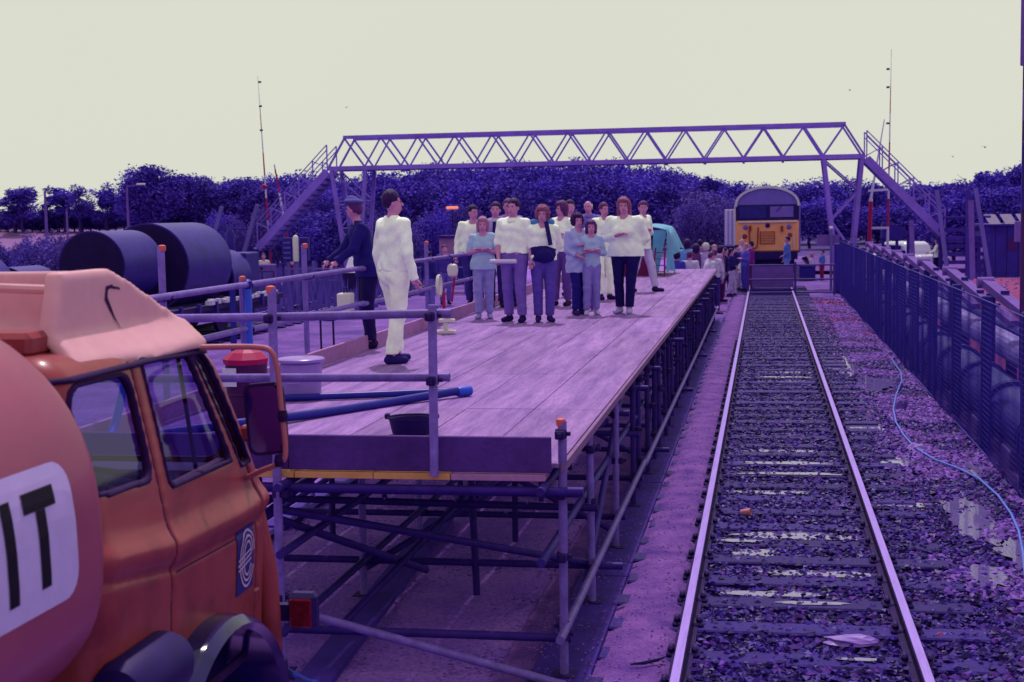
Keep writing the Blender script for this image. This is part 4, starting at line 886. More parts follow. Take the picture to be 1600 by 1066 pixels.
o = obj('body', sdf.mesh('body', C_CAR), t, True); o.matrix_parent_inverse = Matrix.Translation(-t.location); o.matrix_basis = Mx
def lp(name, mb, m, smooth=False):
    o = part(name, mb, m, t, smooth, True); o.matrix_parent_inverse = Matrix.Translation(-t.location); o.matrix_basis = Mx
for s in (-1, 1):
    lp('side_window', MB().box((-1.0, s*.71, .92), (.45, s*.765, 1.28), bev=.03), C_WIN)
    for wx in (-1.25, 1.25): lp('wheel', MB().lathe([(.12, -.1), (.3, -.09), (.3, .09), (.12, .1)], (wx, s*.68, .3), 'y', 18), C_BLK)
    lp('headlight', MB().box((1.93, s*.5, .58), (2.02, s*.72, .72), bev=.02), C_CHROME)
lp('windscreen', MB().add([(.62, -.62, .95), (.62, .62, .95), (.28, .56, 1.36), (.28, -.56, 1.36)], [(0, 1, 2, 3)]), C_WIN)
t = thing('dark_machine', 'dark upright machine with a hood parked before the white car', 'machine', (5.5, 60, 0))
part('hood', MB().add([(4.75, 60, 2.3), (5.35, 60, 2.25), (5.9, 60, 1.9), (5.5, 60, 1.6), (4.75, 60, 1.7), (4.75, 60.8, 2.3), (5.35, 60.8, 2.25), (5.9, 60.8, 1.9), (5.5, 60.8, 1.6), (4.75, 60.8, 1.7)], [(0, 4, 3, 2, 1), (5, 6, 7, 8, 9), (0, 1, 6, 5), (1, 2, 7, 6), (2, 3, 8, 7), (3, 4, 9, 8), (4, 0, 5, 9)]), C_TANK, t)
for x in (4.8, 5.35, 5.8): part('leg', MB().bar((x, 60.2, 0), (x, 60.2, 1.75), .12, .12), C_TANK, t)
part('body', MB().box((4.9, 60.1, .5), (5.7, 60.7, 1.2), bev=.05), C_PIPE, t)
for (u, v0, v1, Y, label) in ((1517, 412, 313, 50, 'tall weathered timber post in front of the slatted stair base'), (1424, 400, 345, 54, 'short lilac timber post beside the dark machine')):
    a = onY(u, v1, Y); b = onY(u+4, v0, Y); t = obj('timber_post', MB().bar((b.x, Y, 0), (a.x, Y, a.z), .16, .14).mesh('timber_post', C_CONC)); tag(t, label, 'post')
if 0: t = obj('kerb_beam', MB().bar((a.x-1.5, 52, .95), (a.x+2.2, 52, .95), .2, .14).mesh('kerb_beam', C_CONC)); tag(t, 'pale beam lying along the top of the red bank below the stair base', 'beam')
# tall sign post at the right edge
a = onY(1597, 60, 19.0); t = thing('plated_pole', 'slim dark pole with pale lilac plates at the right edge of the photograph', 'pole', (a.x+.05, 19, 0))
part('pole', MB().tube([(a.x+.06, 19, 0), (a.x+.06, 19, 6.2)], .045, 10), mat('pole_maroon', S(96, 50, 120, .7), .6), t, True)
for (v0, v1, m, d) in ((-60, 104, C_CONC, .03), (141, 190, C_CONC, -.012), (222, 330, C_TANK, -.01)):
    z0, z1 = onY(1596, v1, 19).z, onY(1596, v0, 19).z; part('plate', MB().box((a.x-.01-d*0-(.02 if v0 < 0 else -.015), 18.9, z0), (a.x+.3, 18.94, z1), bev=.01), m, t)
t = thing('meter_box', 'lilac meter box on a short stake beside the shed at the right edge', 'box', (9.2, 50, 0))
p = onY(1592, 362, 50); part('box_body', MB().box((p.x-.1, 50, p.z-.35), (p.x+.6, 50.3, p.z+.35), bev=.02), C_CONC, t); part('stake', MB().bar((p.x+.3, 50.15, 0), (p.x+.3, 50.15, p.z-.35), .1, .1), C_TANK, t)
t = obj('bird', MB().tube([(-.25, 0, 0), (0, 0, -.04), (.25, 0, .03)], [.02, .05, .02], 5).mesh('bird', C_LDK)) if 0 else None
# gulls in the sky
C_BIRD = mat('gull_grey', S(120, 112, 120, .6), .9)
for (u, v, Y, s, label) in ((1539, 230, 120, 1, 'larger gull in flight, high right of the footbridge'), (1489, 245, 120, .7, 'smaller gull in flight just left of the larger gull'), (1328, 141, 90, .6, 'distant bird above the right end of the footbridge'), (541, 168, 90, .5, 'distant bird above the left end of the footbridge')):
    p = onY(u, v, Y); t = thing('gull', label, 'bird', p)
    part('body', MB().lathe([(.01, -.22*s), (.06*s, -.1*s), (.07*s, .05*s), (.03*s, .2*s)], p, 'y', 8), C_BIRD, t, True)
    for q in (-1, 1): part('wing', MB().add([p+Vector((0, -.08*s, .02)), p+Vector((0, .1*s, .02)), p+Vector((q*.22*s, .1*s, .1*s)), p+Vector((q*.45*s, .12*s, .02*s)), p+Vector((q*.2*s, -.1*s, .09*s))], [(0, 1, 2, 3, 4)]), C_BIRD, t)
# ================================================================ tanker lorry
tk = thing('tanker_lorry', 'orange tanker lorry cab with roof deflector parked against the near end of the platform', 'lorry', (-3.35, 5.2, 0))
CX = -3.36
def zsh(Y, Z): return Z-.12*np.clip((5.12-Y)/.7, 0, 1)*np.clip((2.45-Z)/.85, 0, 1)+.02*np.clip((Y-5.2)/.7, 0, 1)
def cabsdf(X, Y, Z):
    """distance to the outer cab skin; tumblehome above the waist, raked screen"""
    up = np.clip((Z-1.66)/.8, 0, 1); hw = 1.115-.15*up**1.2; yf = 6.30-.42*up-.0*Z
    lowr = np.clip((1.60-Z)/.5, 0, 1); hw = hw-.03*lowr
    front = np.clip((Y-5.75)/.6, 0, 1.2); hw = hw-.07*front**2
    qx = np.abs(X-CX)-(hw-.12); y0 = 4.48; qy = np.maximum(y0+.12-Y, Y-(yf-.12)); qz = np.maximum(.95-Z, Z-(2.50-.09*np.clip((Y-5.3)/.7, 0, 1)**2-.02-.12))
    d = np.sqrt(np.maximum(qx, 0)**2+np.maximum(qy, 0)**2+np.maximum(qz, 0)**2)+np.minimum(np.maximum(np.maximum(qx, qy), qz), 0)-.12
    Zs = zsh(Y, Z); d = d-.030*np.exp(-((Zs-1.69)/.055)**2)*(np.abs(X-CX) > .8)-.0
    d = d+.014*np.exp(-((Zs-1.60)/.018)**2)
    d = d-.022*np.exp(-((Z-2.475)/.022)**2)*0
    return d
def rrect(A, B, a0, b0, a1, b1, r):
    qa = np.abs(A-(a0+a1)/2)-((a1-a0)/2-r); qb = np.abs(B-(b0+b1)/2)-((b1-b0)/2-r)
    return np.sqrt(np.maximum(qa, 0)**2+np.maximum(qb, 0)**2)+np.minimum(np.maximum(qa, qb), 0)-r
def rake(Y, Z): return Y+.42/.8*np.clip(Z-1.66, 0, .9)*1.0
def windows(X, Y, Z, g=0):
    side = np.abs(X-CX)-.70; Z_ = Z; Z = Z+.5*(zsh(Y, Z)-Z)-.02
    rear = rrect(Y, Z, 4.56-g, 1.95-g, 5.02+g, 2.345+g, .07)
    yr = Y+.25*(Z-1.95)          # front edge leans back
    door = np.maximum(rrect(Y, Z, 5.17-g, 1.90-g, 6.6, 2.385+g, .04), (Y+.40*(Z-1.9))-(5.80+g))
    ql = np.maximum(np.maximum(1.86-g-Z, Z-(2.37+g)), np.maximum((5.90-g)-(Y+.5*(Z-1.9)), (Y+.52*(Z-1.9))-(6.02+g)))
    w = np.minimum(np.minimum(rear, door), ql); w = np.maximum(w, -side)
    scr = np.maximum(rrect(X, Z, CX-.90-g, 1.84-g, CX+.90+g, 2.34+g, .1), 5.9-Y)
    bk = np.maximum(rrect(X, Z, CX-.75-g, 1.85-g, CX+.75+g, 2.3+g, .1), Y-4.7)
    return np.minimum(np.minimum(w, scr), bk)
vox = .0118; lo, hi = (-4.6, 4.4, .85), (-2.1, 6.45, 2.62)
s0 = SDF(lo, hi, vox); X, Y, Z = s0.grid(); X = X+0*Y+0*Z; Y = Y+0*X; Z = Z+0*X
dc = cabsdf(X, Y, Z); w = windows(X, Y, Z)
arch_ = np.sqrt((Y-5.42)**2+(Z-.62)**2)-.66
shell = np.maximum(dc, -(dc+.035)); shell = np.maximum(np.maximum(shell, -w), -arch_)
lean = .10*(2.4-Z)
doorreg = np.maximum(np.maximum(5.075-(Y+0*lean), Y+.48*np.clip(Z-1.72, 0, 1)-6.06), np.maximum(1.0-Z, Z-2.425)); doorreg = np.maximum(doorreg, CX+.4-X)
cabm = np.maximum(shell, -(doorreg-.009)); doorm = np.maximum(shell+.003, doorreg+.008)
def cut(D): s0.D = D.astype(np.float32); return s0.mesh('m', C_TRUCK)
cab_me = cut(cabm); relax(obj('cab_shell', cab_me, tk))
door = relax(obj('door', cut(doorm), tk))
# mirrored line of the far door is only a groove on that side
for nm, g0, g1, m in (('window_seal', .022, -.004, C_GRIME),):
    wo_, wi_ = windows(X, Y, Z, g0), windows(X, Y, Z, g1)
    ring = np.maximum(np.maximum(np.abs(dc+.012)-.019, wo_), -wi_); ring = np.maximum(ring, -(np.abs(X-CX)-.5)) if 0 else ring
    s0.D = ring.astype(np.float32); o = relax(obj(nm, s0.mesh(nm, m), tk), 7)
s0.D = (dc+.022).astype(np.float32); Vg, Qg = surfnet(s0.D, s0.lo, s0.vox); cg = Vg[Qg].mean(1); kg = windows(cg[:, 0], cg[:, 1], cg[:, 2], .014) < 0
obj('window_glass', npmesh('window_glass', Vg, Qg[kg], C_GLASS), tk)
s0.D = np.maximum(np.maximum(np.abs(dc+.024)-.014, np.abs(doorreg)-.024), -w-.0).astype(np.float32); relax(obj('door_seal', s0.mesh('door_seal', C_GRIME), tk), 6)
# roof gutter
gut = np.sqrt((dc-.004)**2+(Z-2.40+.02*np.clip((Y-5.3)/.7, 0, 1))**2)-.016; gut = np.maximum(gut, Y-6.05); s0.D = gut.astype(np.float32); relax(obj('roof_gutter', s0.mesh('roof_gutter', C_GRIME), tk), 6)
# moulded deflector on the roof: one fibreglass shell, open at the back
s1 = SDF((-4.6, 4.5, 2.3), (-2.15, 6.3, 2.95), .015); X1, Y1, Z1 = s1.grid(); X1 = X1+0*Y1+0*Z1; Y1 = Y1+0*X1; Z1 = Z1+0*X1
f1 = np.clip((Y1-5.22)/.68, 0, 1); top = 2.745-.30*f1**1.15; hwd = .82+.07*f1**1.5+.10*np.clip((2.54-Z1)/.1, 0, 1)
a_ = np.maximum(np.abs(X1-CX)-hwd, Z1-top); a_ = np.maximum(a_, Y1-5.76); a_ = np.maximum(a_, 4.74+.10*np.clip((Z1-2.45)/.3, 0, 1)-Y1)
a_ = a_-.02
ins = np.maximum(np.maximum(np.abs(X1-CX)-(hwd-.055), Y1-5.22), 2.44-Z1)
dome = np.sqrt(((X1-CX)/1.0)**2+((Y1-5.4)/.78)**2+((Z1-2.38)/.16)**2); dome = (dome-1)*.14
sh = np.minimum(np.maximum(a_, -ins), 9); k_ = .05; h_ = np.clip(.5+.5*(dome-sh)/k_, 0, 1); sh = dome*(1-h_)+sh*h_-k_*h_*(1-h_)
s1.D = np.maximum(sh, 2.40-Z1).astype(np.float32); relax(obj('roof_deflector', s1.mesh('roof_deflector', C_ROOFP), tk), 8)
part('roof_rod', MB().tube([(-3.25, 4.98, 2.72), (-2.62, 4.90, 2.70)], .018, 8), C_ROOFP, tk, True)
part('roof_beam', MB().box((-4.1, 4.62, 2.47), (-2.55, 4.80, 2.56), bev=.02), C_TRUCK, tk)
# scratches on the deflector side
bv = BVHTree.FromObject
def surf_bvh(o):
    me = o.data; return BVHTree.FromPolygons([v.co.copy() for v in me.vertices], [tuple(p.vertices) for p in me.polygons])
def decal(name, bvh, tris_fn, m, par, off=.004, x0=-1.5):
    """flat print laid on a side surface: tris_fn gives (verts in Y,Z ; faces)"""
    P, Fc = tris_fn; V = []
    for (y, z) in P:
        h = bvh.ray_cast(Vector((x0, y, z)), Vector((-1, 0, 0))); V.append((h[0].x+off if h[0] else -2.2, y, z))
    mb = MB().add(V, Fc); return part(name, mb, m, par)
def gridpoly(inside, y0, y1, z0, z1, n=60):
    """cells of a fine grid that fall inside a shape"""
    dy, dz = (y1-y0)/n, (z1-z0)/n; idx = {}; P = []; Fc = []
    def vi(i, j):
        if (i, j) not in idx: idx[(i, j)] = len(P); P.append((y0+i*dy, z0+j*dz))
        return idx[(i, j)]
    for i in range(n):
        for j in range(n):
            if inside(y0+(i+.5)*dy, z0+(j+.5)*dz): Fc.append((vi(i, j), vi(i+1, j), vi(i+1, j+1), vi(i, j+1)))
    return P, Fc
def ribbon(pts, w, n=1):
    P = []; Fc = []
    for i, p in enumerate(pts):
        a, b = pts[max(i-1, 0)], pts[min(i+1, len(pts)-1)]; d = Vector((b[0]-a[0], b[1]-a[1])).normalized(); nrm = (-d.y, d.x); ww = w[i] if isinstance(w, (list, tuple)) else w
        P += [(p[0]+nrm[0]*ww/2, p[1]+nrm[1]*ww/2), (p[0]-nrm[0]*ww/2, p[1]-nrm[1]*ww/2)]
    for i in range(len(pts)-1): Fc.append((2*i, 2*i+1, 2*i+3, 2*i+2))
    return P, Fc
RUST = []
C_SCR = mat('scrape', S(70, 24, 90, .6), .8); C_INK = mat('black_lettering', S(28, 10, 40, .5), .6); C_PANEL = mat('white_panel', S(206, 176, 226, .85), .5, ns=8, na=.06, fine=(20, .05)); C_LOGOB = mat('navy_logo_panel', S(50, 46, 130, .8), .5); C_LOGOW = mat('logo_white', S(215, 180, 215, .85), .5)
dfb = surf_bvh([o for o in tk.children if o.name.startswith('roof_deflector')][0])
decal('scrape_mark', dfb, ribbon([(5.22, 2.70), (5.17, 2.69), (5.16, 2.65), (5.20, 2.60), (5.22, 2.575), (5.25, 2.53)], [.006, .022, .026, .018, .01, .004]), C_SCR, tk, .003)
for (yy, zz, a_) in ((5.33, 1.235, .012), (5.37, 1.27, .008), (5.29, 1.26, .006), (5.45, 1.30, .006), (5.12, 1.33, .007), (5.62, 1.27, .005), (5.05, 1.22, .01)):
    RUST.append((yy, zz, a_))
decal('scrape_mark', dfb, ribbon([(5.19, 2.695), (5.27, 2.685), (5.28, 2.68)], [.012, .008, .004]), C_SCR, tk, .003)
# tank
TZ, BTP, BBT, HW = 1.90, .86, .60, 1.26
def tank_ring(sc, y, n=72):
    V = []
    for k in range(n):
        t = 2*math.pi*k/n; c, s_ = math.cos(t), math.sin(t); e = 2/2.6
        x = HW*sc*math.copysign(abs(c)**e, c); z = (BTP if s_ > 0 else BBT*1.1)*sc*math.copysign(abs(s_)**e, s_); V.append((CX+x, y, TZ+z))
    return V
st = [(1, -.5), (1, 1), (1, 2), (1, 3), (1, 3.6), (1, 4.0), (1, 4.19), (.995, 4.22), (.98, 4.25), (.95, 4.27), (.85, 4.31), (.6, 4.37), (.3, 4.40), (.02, 4.41)]; n = 72; V = []
for sc, y in st: V += tank_ring(sc, y)
mb = MB().add(V, [(i_*n+k, (i_+1)*n+k, (i_+1)*n+(k+1) % n, i_*n+(k+1) % n) for i_ in range(len(st)-1) for k in range(n)]); mb.f.append(tuple(range(n))); mb.m.append(0)
tank = part('tank', mb, C_TRUCKT, tk, True); tb = surf_bvh(tank)
def rr_in(y, z, y0, z0, y1, z1, r):
    qy = abs(y-(y0+y1)/2)-((y1-y0)/2-r); qz = abs(z-(z0+z1)/2)-((z1-z0)/2-r); return math.hypot(max(qy, 0), max(qz, 0))+min(max(qy, qz), 0)-r < 0
def rrpoly(y0, z0, y1, z1, r, nx=24, nz=10):
    """rounded panel as columns following the outline"""
    P = []; Fc = []
    for i in range(nx+1):
        y = y0+(y1-y0)*(.5-.5*math.cos(math.pi*i/nx)); e = min(y-y0, y1-y); c = r-math.sqrt(max(0, r*r-(r-e)**2)) if e < r else 0
        for j in range(nz+1): P.append((y, z0+c+(z1-z0-2*c)*j/nz))
    for i in range(nx):
        for j in range(nz): a = i*(nz+1)+j; Fc.append((a, a+nz+1, a+nz+2, a+1))
    return P, Fc
def quad(y0, z0, y1, z1, ny=3, nz=6): 
    P = [(y0+(y1-y0)*i/ny, z0+(z1-z0)*j/nz) for i in range(ny+1) for j in range(nz+1)]; return P, [(i*(nz+1)+j, (i+1)*(nz+1)+j, (i+1)*(nz+1)+j+1, i*(nz+1)+j+1) for i in range(ny) for j in range(nz)]
TKm = mat('tank_lettering_panel', S(214, 190, 232, .9), .5, ns=10, na=.06)
decal('name_panel', tb, rrpoly(3.1, 1.80, 4.035, 2.225, .08), TKm, tk, .003)
for (a, b, c, d) in ((3.74, 2.105, 3.925, 2.165), (3.805, 1.87, 3.86, 2.104), (3.62, 1.86, 3.675, 2.16)): decal('letter_stroke', tb, quad(a, b, c, d), C_INK, tk, .006)
# door furniture and emblem
db = surf_bvh(door); cb = surf_bvh([o for o in tk.children if o.name.startswith('cab_shell')][0])
decal('emblem_panel', db, quad(5.755, 1.31, 5.985, 1.60, 10, 14), C_LOGOB, door, .004)
ce = (5.885, 1.455)
def oval(ry, rz, a0, a1, n=40): return [(ce[0]+ry*math.cos(R(a0+(a1-a0)*k/n)), ce[1]+rz*math.sin(R(a0+(a1-a0)*k/n))) for k in range(n+1)]
for ry, rz in ((.098, .125), (.074, .10), (.050, .075)): decal('emblem_ring', db, ribbon(oval(ry, rz, 8, 335), .011), C_LOGOW, door, .007)
for dz in (-.022, 0, .022): decal('emblem_bar', db, ribbon([(5.762 if dz else 5.757, ce[1]+dz-.012), (5.82, ce[1]+dz-.004), (5.935, ce[1]+dz+.012)], .009), C_LOGOW, door, .0085)
for yy, zz, a_ in RUST:
    bb = db if yy > 5.1 else cb; P = [(yy+a_*math.cos(R(40*k))*random.uniform(.6, 1.2), zz+a_*1.3*math.sin(R(40*k))*random.uniform(.6, 1.2)) for k in range(9)]
    decal('rust_spot', bb, (P, [tuple(range(9))]), C_SCR, tk, .003)
for z0 in (.0, .03): decal('belt_line', db, ribbon([(5.12+.05*k, 1.585-z0*8-.02*min(1, max(0, (5.12+.05*k-5.2)/.7))) for k in range(18)], .006), C_GRIME, tk, .002) if z0 == 0 else None
hy, hzz = 5.20, 1.70; hx = cb.ray_cast(Vector((-1.5, hy, hzz)), Vector((-1, 0, 0)))[0] or db.ray_cast(Vector((-1.5, hy, hzz)), Vector((-1, 0, 0)))[0]; hx = hx.x
part('handle', MB().lathe([(.026, 0), (.026, .012), (.016, .02), (.014, .045), (.02, .05), (.012, .062)], (hx, hy-.01, hzz), 'x', 14).tube([(hx+.045, hy-.01, hzz), (hx+.05, hy+.05, hzz+.012), (hx+.045, hy+.10, hzz+.02)], [.013, .011, .007], 8), C_CHROME, door, True)
for z in (1.2, 1.95): part('hinge', MB().box((-2.33, 6.03, z), (-2.28, 6.10, z+.07), bev=.01), C_TRUCK, door)
part('sill_lip', MB().bar((-2.315, 5.19, 1.895), (-2.345, 5.86, 1.895), .05, .02), C_ROOFP, door)
part('glazing_bar', MB().bar((-2.36, 5.60, 1.90), (-2.43, 5.62, 2.37), .012, .018), C_GRIME, door)
# interior
part('seat', MB().box((-3.0, 4.9, 1.3), (-2.5, 5.4, 1.62), bev=.06), C_PIPE, tk); part('seat_back', MB().box((-3.0, 4.72, 1.6), (-2.5, 4.86, 2.0), bev=.05), C_PIPE, tk)
part('seat', MB().box((-4.2, 4.9, 1.3), (-3.7, 5.4, 1.62), bev=.06), C_PIPE, tk)
part('floor_pan', MB().box((-4.4, 4.55, 1.24), (-2.38, 6.2, 1.29)), C_BLK, tk); part('dashboard', MB().box((-4.35, 5.85, 1.3), (-2.42, 6.15, 1.84), bev=.05), C_BLK, tk); part('engine_cover', MB().box((-3.6, 4.9, 1.29), (-3.1, 5.9, 1.72), bev=.06), C_BLK, tk)
sw = [(-2.78+.21*math.cos(a*math.pi/12), 5.55+.20*math.sin(a*math.pi/12)*.9, 1.86-.08*math.sin(a*math.pi/12)) for a in range(25)]
part('steering_wheel', MB().tube(sw, .014, 8, caps=False), C_BLK, tk, True); part('steering_column', MB().tube([(-2.78, 5.55, 1.85), (-2.78, 5.9, 1.55)], .025, 8), C_BLK, tk)
# chassis, wheels, mudguard
part('chassis', MB().box((-3.8, -.4, .75), (-2.9, 6.3, .98), bev=.02), C_BLK, tk); part('tank_cradle', MB().box((-4.3, 0, .98), (-2.4, 4.1, 1.32), bev=.05), C_BLK, tk); part('cab_underside', MB().box((-4.3, 4.5, .88), (-2.42, 6.2, 1.2), bev=.03), C_BLK, tk)
tyre = [(.26, -.13), (.44, -.14), (.485, -.12), (.50, -.06), (.50, .06), (.485, .12), (.44, .14), (.26, .13)]
for sx in (-1, 1):
    part('wheel', MB().lathe(tyre, (CX+sx*.96, 5.42, .5), 'x', 30).lathe([(.01, .02), (.24, .04), (.27, .10*sx)] if sx > 0 else [(.27, -.1), (.24, -.04), (.01, -.02)], (CX+sx*.96, 5.42, .5), 'x', 24), C_BLK, tk, True)
    part('wheel', MB().lathe(tyre, (CX+sx*.96, 1.6, .5), 'x', 30), C_BLK, tk, True)
mg = []
for a in range(-10, 172, 7): t_ = R(a); mg.append((5.42-.655*math.cos(t_), .62+.655*math.sin(t_)))
mb = MB(); V = []
for (y, z) in mg:
    dy, dz = (y-5.42)/.655, (z-.62)/.655; V += [(-2.16, y-dy*.02, z-dz*.03), (-2.13, y, z), (-2.17, y+dy*.03, z+dz*.035), (-2.55, y+dy*.03, z+dz*.04), (-2.55, y, z)]
mb.add(V, [(5*i_+j, 5*i_+5+j, 5*i_+5+(j+1) % 5, 5*i_+(j+1) % 5)[::-1] for i_ in range(len(mg)-1) for j in range(5)]); part('mudguard', mb, mat('glossy_black', S(40, 26, 100, .75), .18, ns=3, coat=.5), tk, True)
part('battery_box', MB().box((-2.62, 4.56, .72), (-2.2, 4.98, 1.16), bev=.04), mat('glossy_black', (0, 0, 0)), tk); part('air_reservoir', MB().lathe([(.02, -.25), (.1, -.23), (.12, -.18), (.12, .18), (.1, .23), (.02, .25)], (-2.22, 4.72, 1.30), 'y', 18), C_BLK, tk, True)
part('air_cleaner', MB().lathe([(.02, -.16), (.15, -.14), (.16, .12), (.12, .16), (.02, .17)], (-2.36, 4.75, 1.22), n=18), C_BLK, tk, True)
part('front_bumper', MB().box((-4.45, 6.3, .62), (-2.28, 6.48, .86), bev=.04), C_BLK, tk); part('corner_panel', MB().tube([(-2.36, 6.22, 1.68), (-2.31, 6.26, 1.3), (-2.30, 6.29, .85)], [.05, .055, .05], 10), C_TRUCK, tk, True)
# indicator lamp and mirror
t_ = part('indicator', MB().box((-2.24, 6.34, .99), (-2.10, 6.42, 1.17), bev=.02), C_BLK, tk); part('lens', MB().box((-2.225, 6.32, 1.01), (-2.115, 6.338, 1.15), bev=.012), mat('red_lens', S(120, 24, 44, .8), .25, ns=30, na=.4), t_); part('lamp_bracket', MB().box((-2.36, 6.36, 1.03), (-2.242, 6.40, 1.11)), C_BLK, tk)
C_ARM = mat('mirror_arm_paint', S(205, 112, 120, .8), .45)
MY = 5.86
def wm(u, v, y=MY): return onY(u, v, y)
t_ = part('mirror_arm', MB().tube(smooth([wm(312, 543, 5.72), wm(360, 542, 5.78), wm(405, 543), wm(424, 550), wm(433, 575), wm(440, 640), wm(446, 700), wm(440, 722), wm(410, 735, 5.9), wm(372, 753, 5.98)], 5), .0125, 8), C_ARM, tk, True)
part('clamp', MB().lathe([(.02, -.025), (.026, 0), (.02, .025)], wm(437, 720), 'z', 10), C_GRIME, t_); part('clamp', MB().lathe([(.018, -.025), (.024, 0), (.018, .025)], wm(442, 650), 'z', 10), C_GRIME, t_)
mc = wm(415, 655); Mm = Matrix.Translation(mc) @ Matrix.Rotation(R(8), 4, 'Z') @ Matrix.Rotation(R(-4), 4, 'Y')
def rr3(w, h, y0, y1, r, n=6):
    P = []
    for cx_, cz_, a0 in ((w-r, h-r, 0), (-w+r, h-r, 90), (-w+r, -h+r, 180), (w-r, -h+r, 270)):
        for k in range(n+1): a = R(a0+90*k/n); P.append((cx_+r*math.cos(a), cz_+r*math.sin(a)))
    k = len(P); V = [Mm @ Vector((p[0], y0, p[1])) for p in P]+[Mm @ Vector((p[0], y1, p[1])) for p in P]
    return MB().add(V, [tuple(range(k)), tuple(range(2*k-1, k-1, -1))]+[(i_, i_+k, (i_+1) % k+k, (i_+1) % k) for i_ in range(k)])
t_ = part('mirror_head', rr3(.088, .158, 0, .03, .04), C_GRIME, tk); part('mirror_glass', rr3(.074, .144, -.004, -.001, .035), C_MIRROR, t_)
part('mirror_stalk', MB().tube([wm(432, 600), Mm @ Vector((.08, .03, .05))], .01, 6), C_GRIME, tk); part('mirror_stalk', MB().tube([wm(441, 700), Mm @ Vector((.08, .03, -.1))], .01, 6), C_GRIME, tk)
poly('blue_ground_hose', [onz(440, 1040, .03), onz(456, 1052, .03), onz(480, 1064, .03), onz(560, 1090, .03)], .02, C_BLUE, 'short bright blue hose on the ground under the lorry indicator', 'hose')

# ================================================================ trees and bushes
def crown_mesh(name, H, Wd, blobs, N, leaf, seed, m, hollow=.35, cone=False):
    g = np.random.default_rng(seed); c = []; r = []
    for i in range(blobs):
        f = g.random(); zc = H*(.30+.62*f); rad = (Wd*.5)*(1-.75*abs(f-.35)) if not cone else Wd*.5*(1.05-f*.9)
        a = g.random()*6.28; q = rad*.75*math.sqrt(g.random()); c.append((q*math.cos(a), q*math.sin(a), zc)); r.append(Wd*(.13+.13*g.random())*(1 if not cone else 1.1-.5*f))
    c = np.array(c); r = np.array(r); b = g.integers(0, blobs, N); d = g.normal(size=(N, 3)); d /= np.linalg.norm(d, axis=1)[:, None]
    rr = r[b]*(hollow+(1-hollow)*g.random(N)**.5)*(1+.15*(g.random(N) > .85)); P = c[b]+d*rr[:, None]*np.array([1, 1, 1.15])
    s = leaf*(.5+g.random(N)); u = g.normal(size=(N, 3)); u /= np.linalg.norm(u, axis=1)[:, None]; v = np.cross(u, g.normal(size=(N, 3))); v /= np.linalg.norm(v, axis=1)[:, None]
    V = np.stack([P+u*s[:, None], P+v*s[:, None]*.55, P-u*s[:, None], P-v*s[:, None]*.55], 1).reshape(-1, 3)
    Q = np.arange(4*N).reshape(-1, 4); return npmesh(name, V, Q, m, smooth=False)
def trunk_mesh(H, r, seed, branches=6):
    g = random.Random(seed); mb = MB(); x = y = 0; pts = []
    for k in range(6): pts.append((x, y, H*.8*k/5)); x += g.uniform(-.04, .04)*H*.3; y += g.uniform(-.04, .04)*H*.3
    mb.tube(pts, [r*(1-.16*k) for k in range(6)], 7)
    for k in range(branches):
        i = g.randint(1, 4); a = g.random()*6.28; L = H*g.uniform(.18, .3); p = Vector(pts[i]); mb.tube([p, p+Vector((math.cos(a)*L*.5, math.sin(a)*L*.5, L*.4)), p+Vector((math.cos(a)*L, math.sin(a)*L, L))], [r*.4, r*.25, r*.08], 5)
    return mb.mesh('trunk', C_BARK, True)
KINDS_ = {
 'broad': [(crown_mesh('crown', 10, 8.5, 34, 8200, .20, s, C_LEAF[s % 2], .3), trunk_mesh(10, .22, s)) for s in range(5)],
 'tall': [(crown_mesh('crown', 10, 3.6, 17, 2600, .19, 20+s, C_LEAF[0], .2), trunk_mesh(10, .16, s)) for s in range(3)],
 'thin': [(crown_mesh('crown', 10, 4.2, 12, 1300, .19, 30+s, C_LEAF[0], .15), trunk_mesh(10, .14, s)) for s in range(3)],
 'fir': [(crown_mesh('crown', 10, 4.6, 30, 4600, .19, 40+s, C_LEAF[0], .3, True), trunk_mesh(10, .16, s)) for s in range(2)],
 'round': [(crown_mesh('crown', 8, 9.5, 30, 7600, .18, 50+s, C_LEAF[2], .55), trunk_mesh(6, .2, s)) for s in range(2)],
}
def tree(kind, x, y, h, w, label, group=None, z=0, name='tree', i=None, nomore=None):
    h -= z
    L = KINDS_[kind]; cm_, tm = L[(i if i is not None else random.randrange(99)) % len(L)]
    t = thing(name, label, 'tree', (x, y, z), group, random.random()*6.28)
    s = h/(10 if kind != 'round' else 8); sw_ = w/{'broad': 8.5, 'tall': 3.6, 'thin': 4.2, 'fir': 4.6, 'round': 9.5}[kind]
    for nm, me in (('crown', cm_), ('trunk', tm)):
        o = bpy.data.objects.new(nm, me); COL.objects.link(o); o.parent = t; o.scale = (sw_, sw_, s)
    return t
def tu(u, Y): return onY(u, 400, Y).x
def ht(v, u, Y): return onY(u, v, Y).z
rt = random.Random(5)
ORD = ('leftmost', 'second', 'third', 'fourth', 'fifth', 'sixth', 'seventh', 'eighth', 'ninth', 'tenth', 'eleventh', 'twelfth', 'thirteenth', 'fourteenth', 'fifteenth', 'sixteenth', 'seventeenth', 'eighteenth', 'nineteenth')
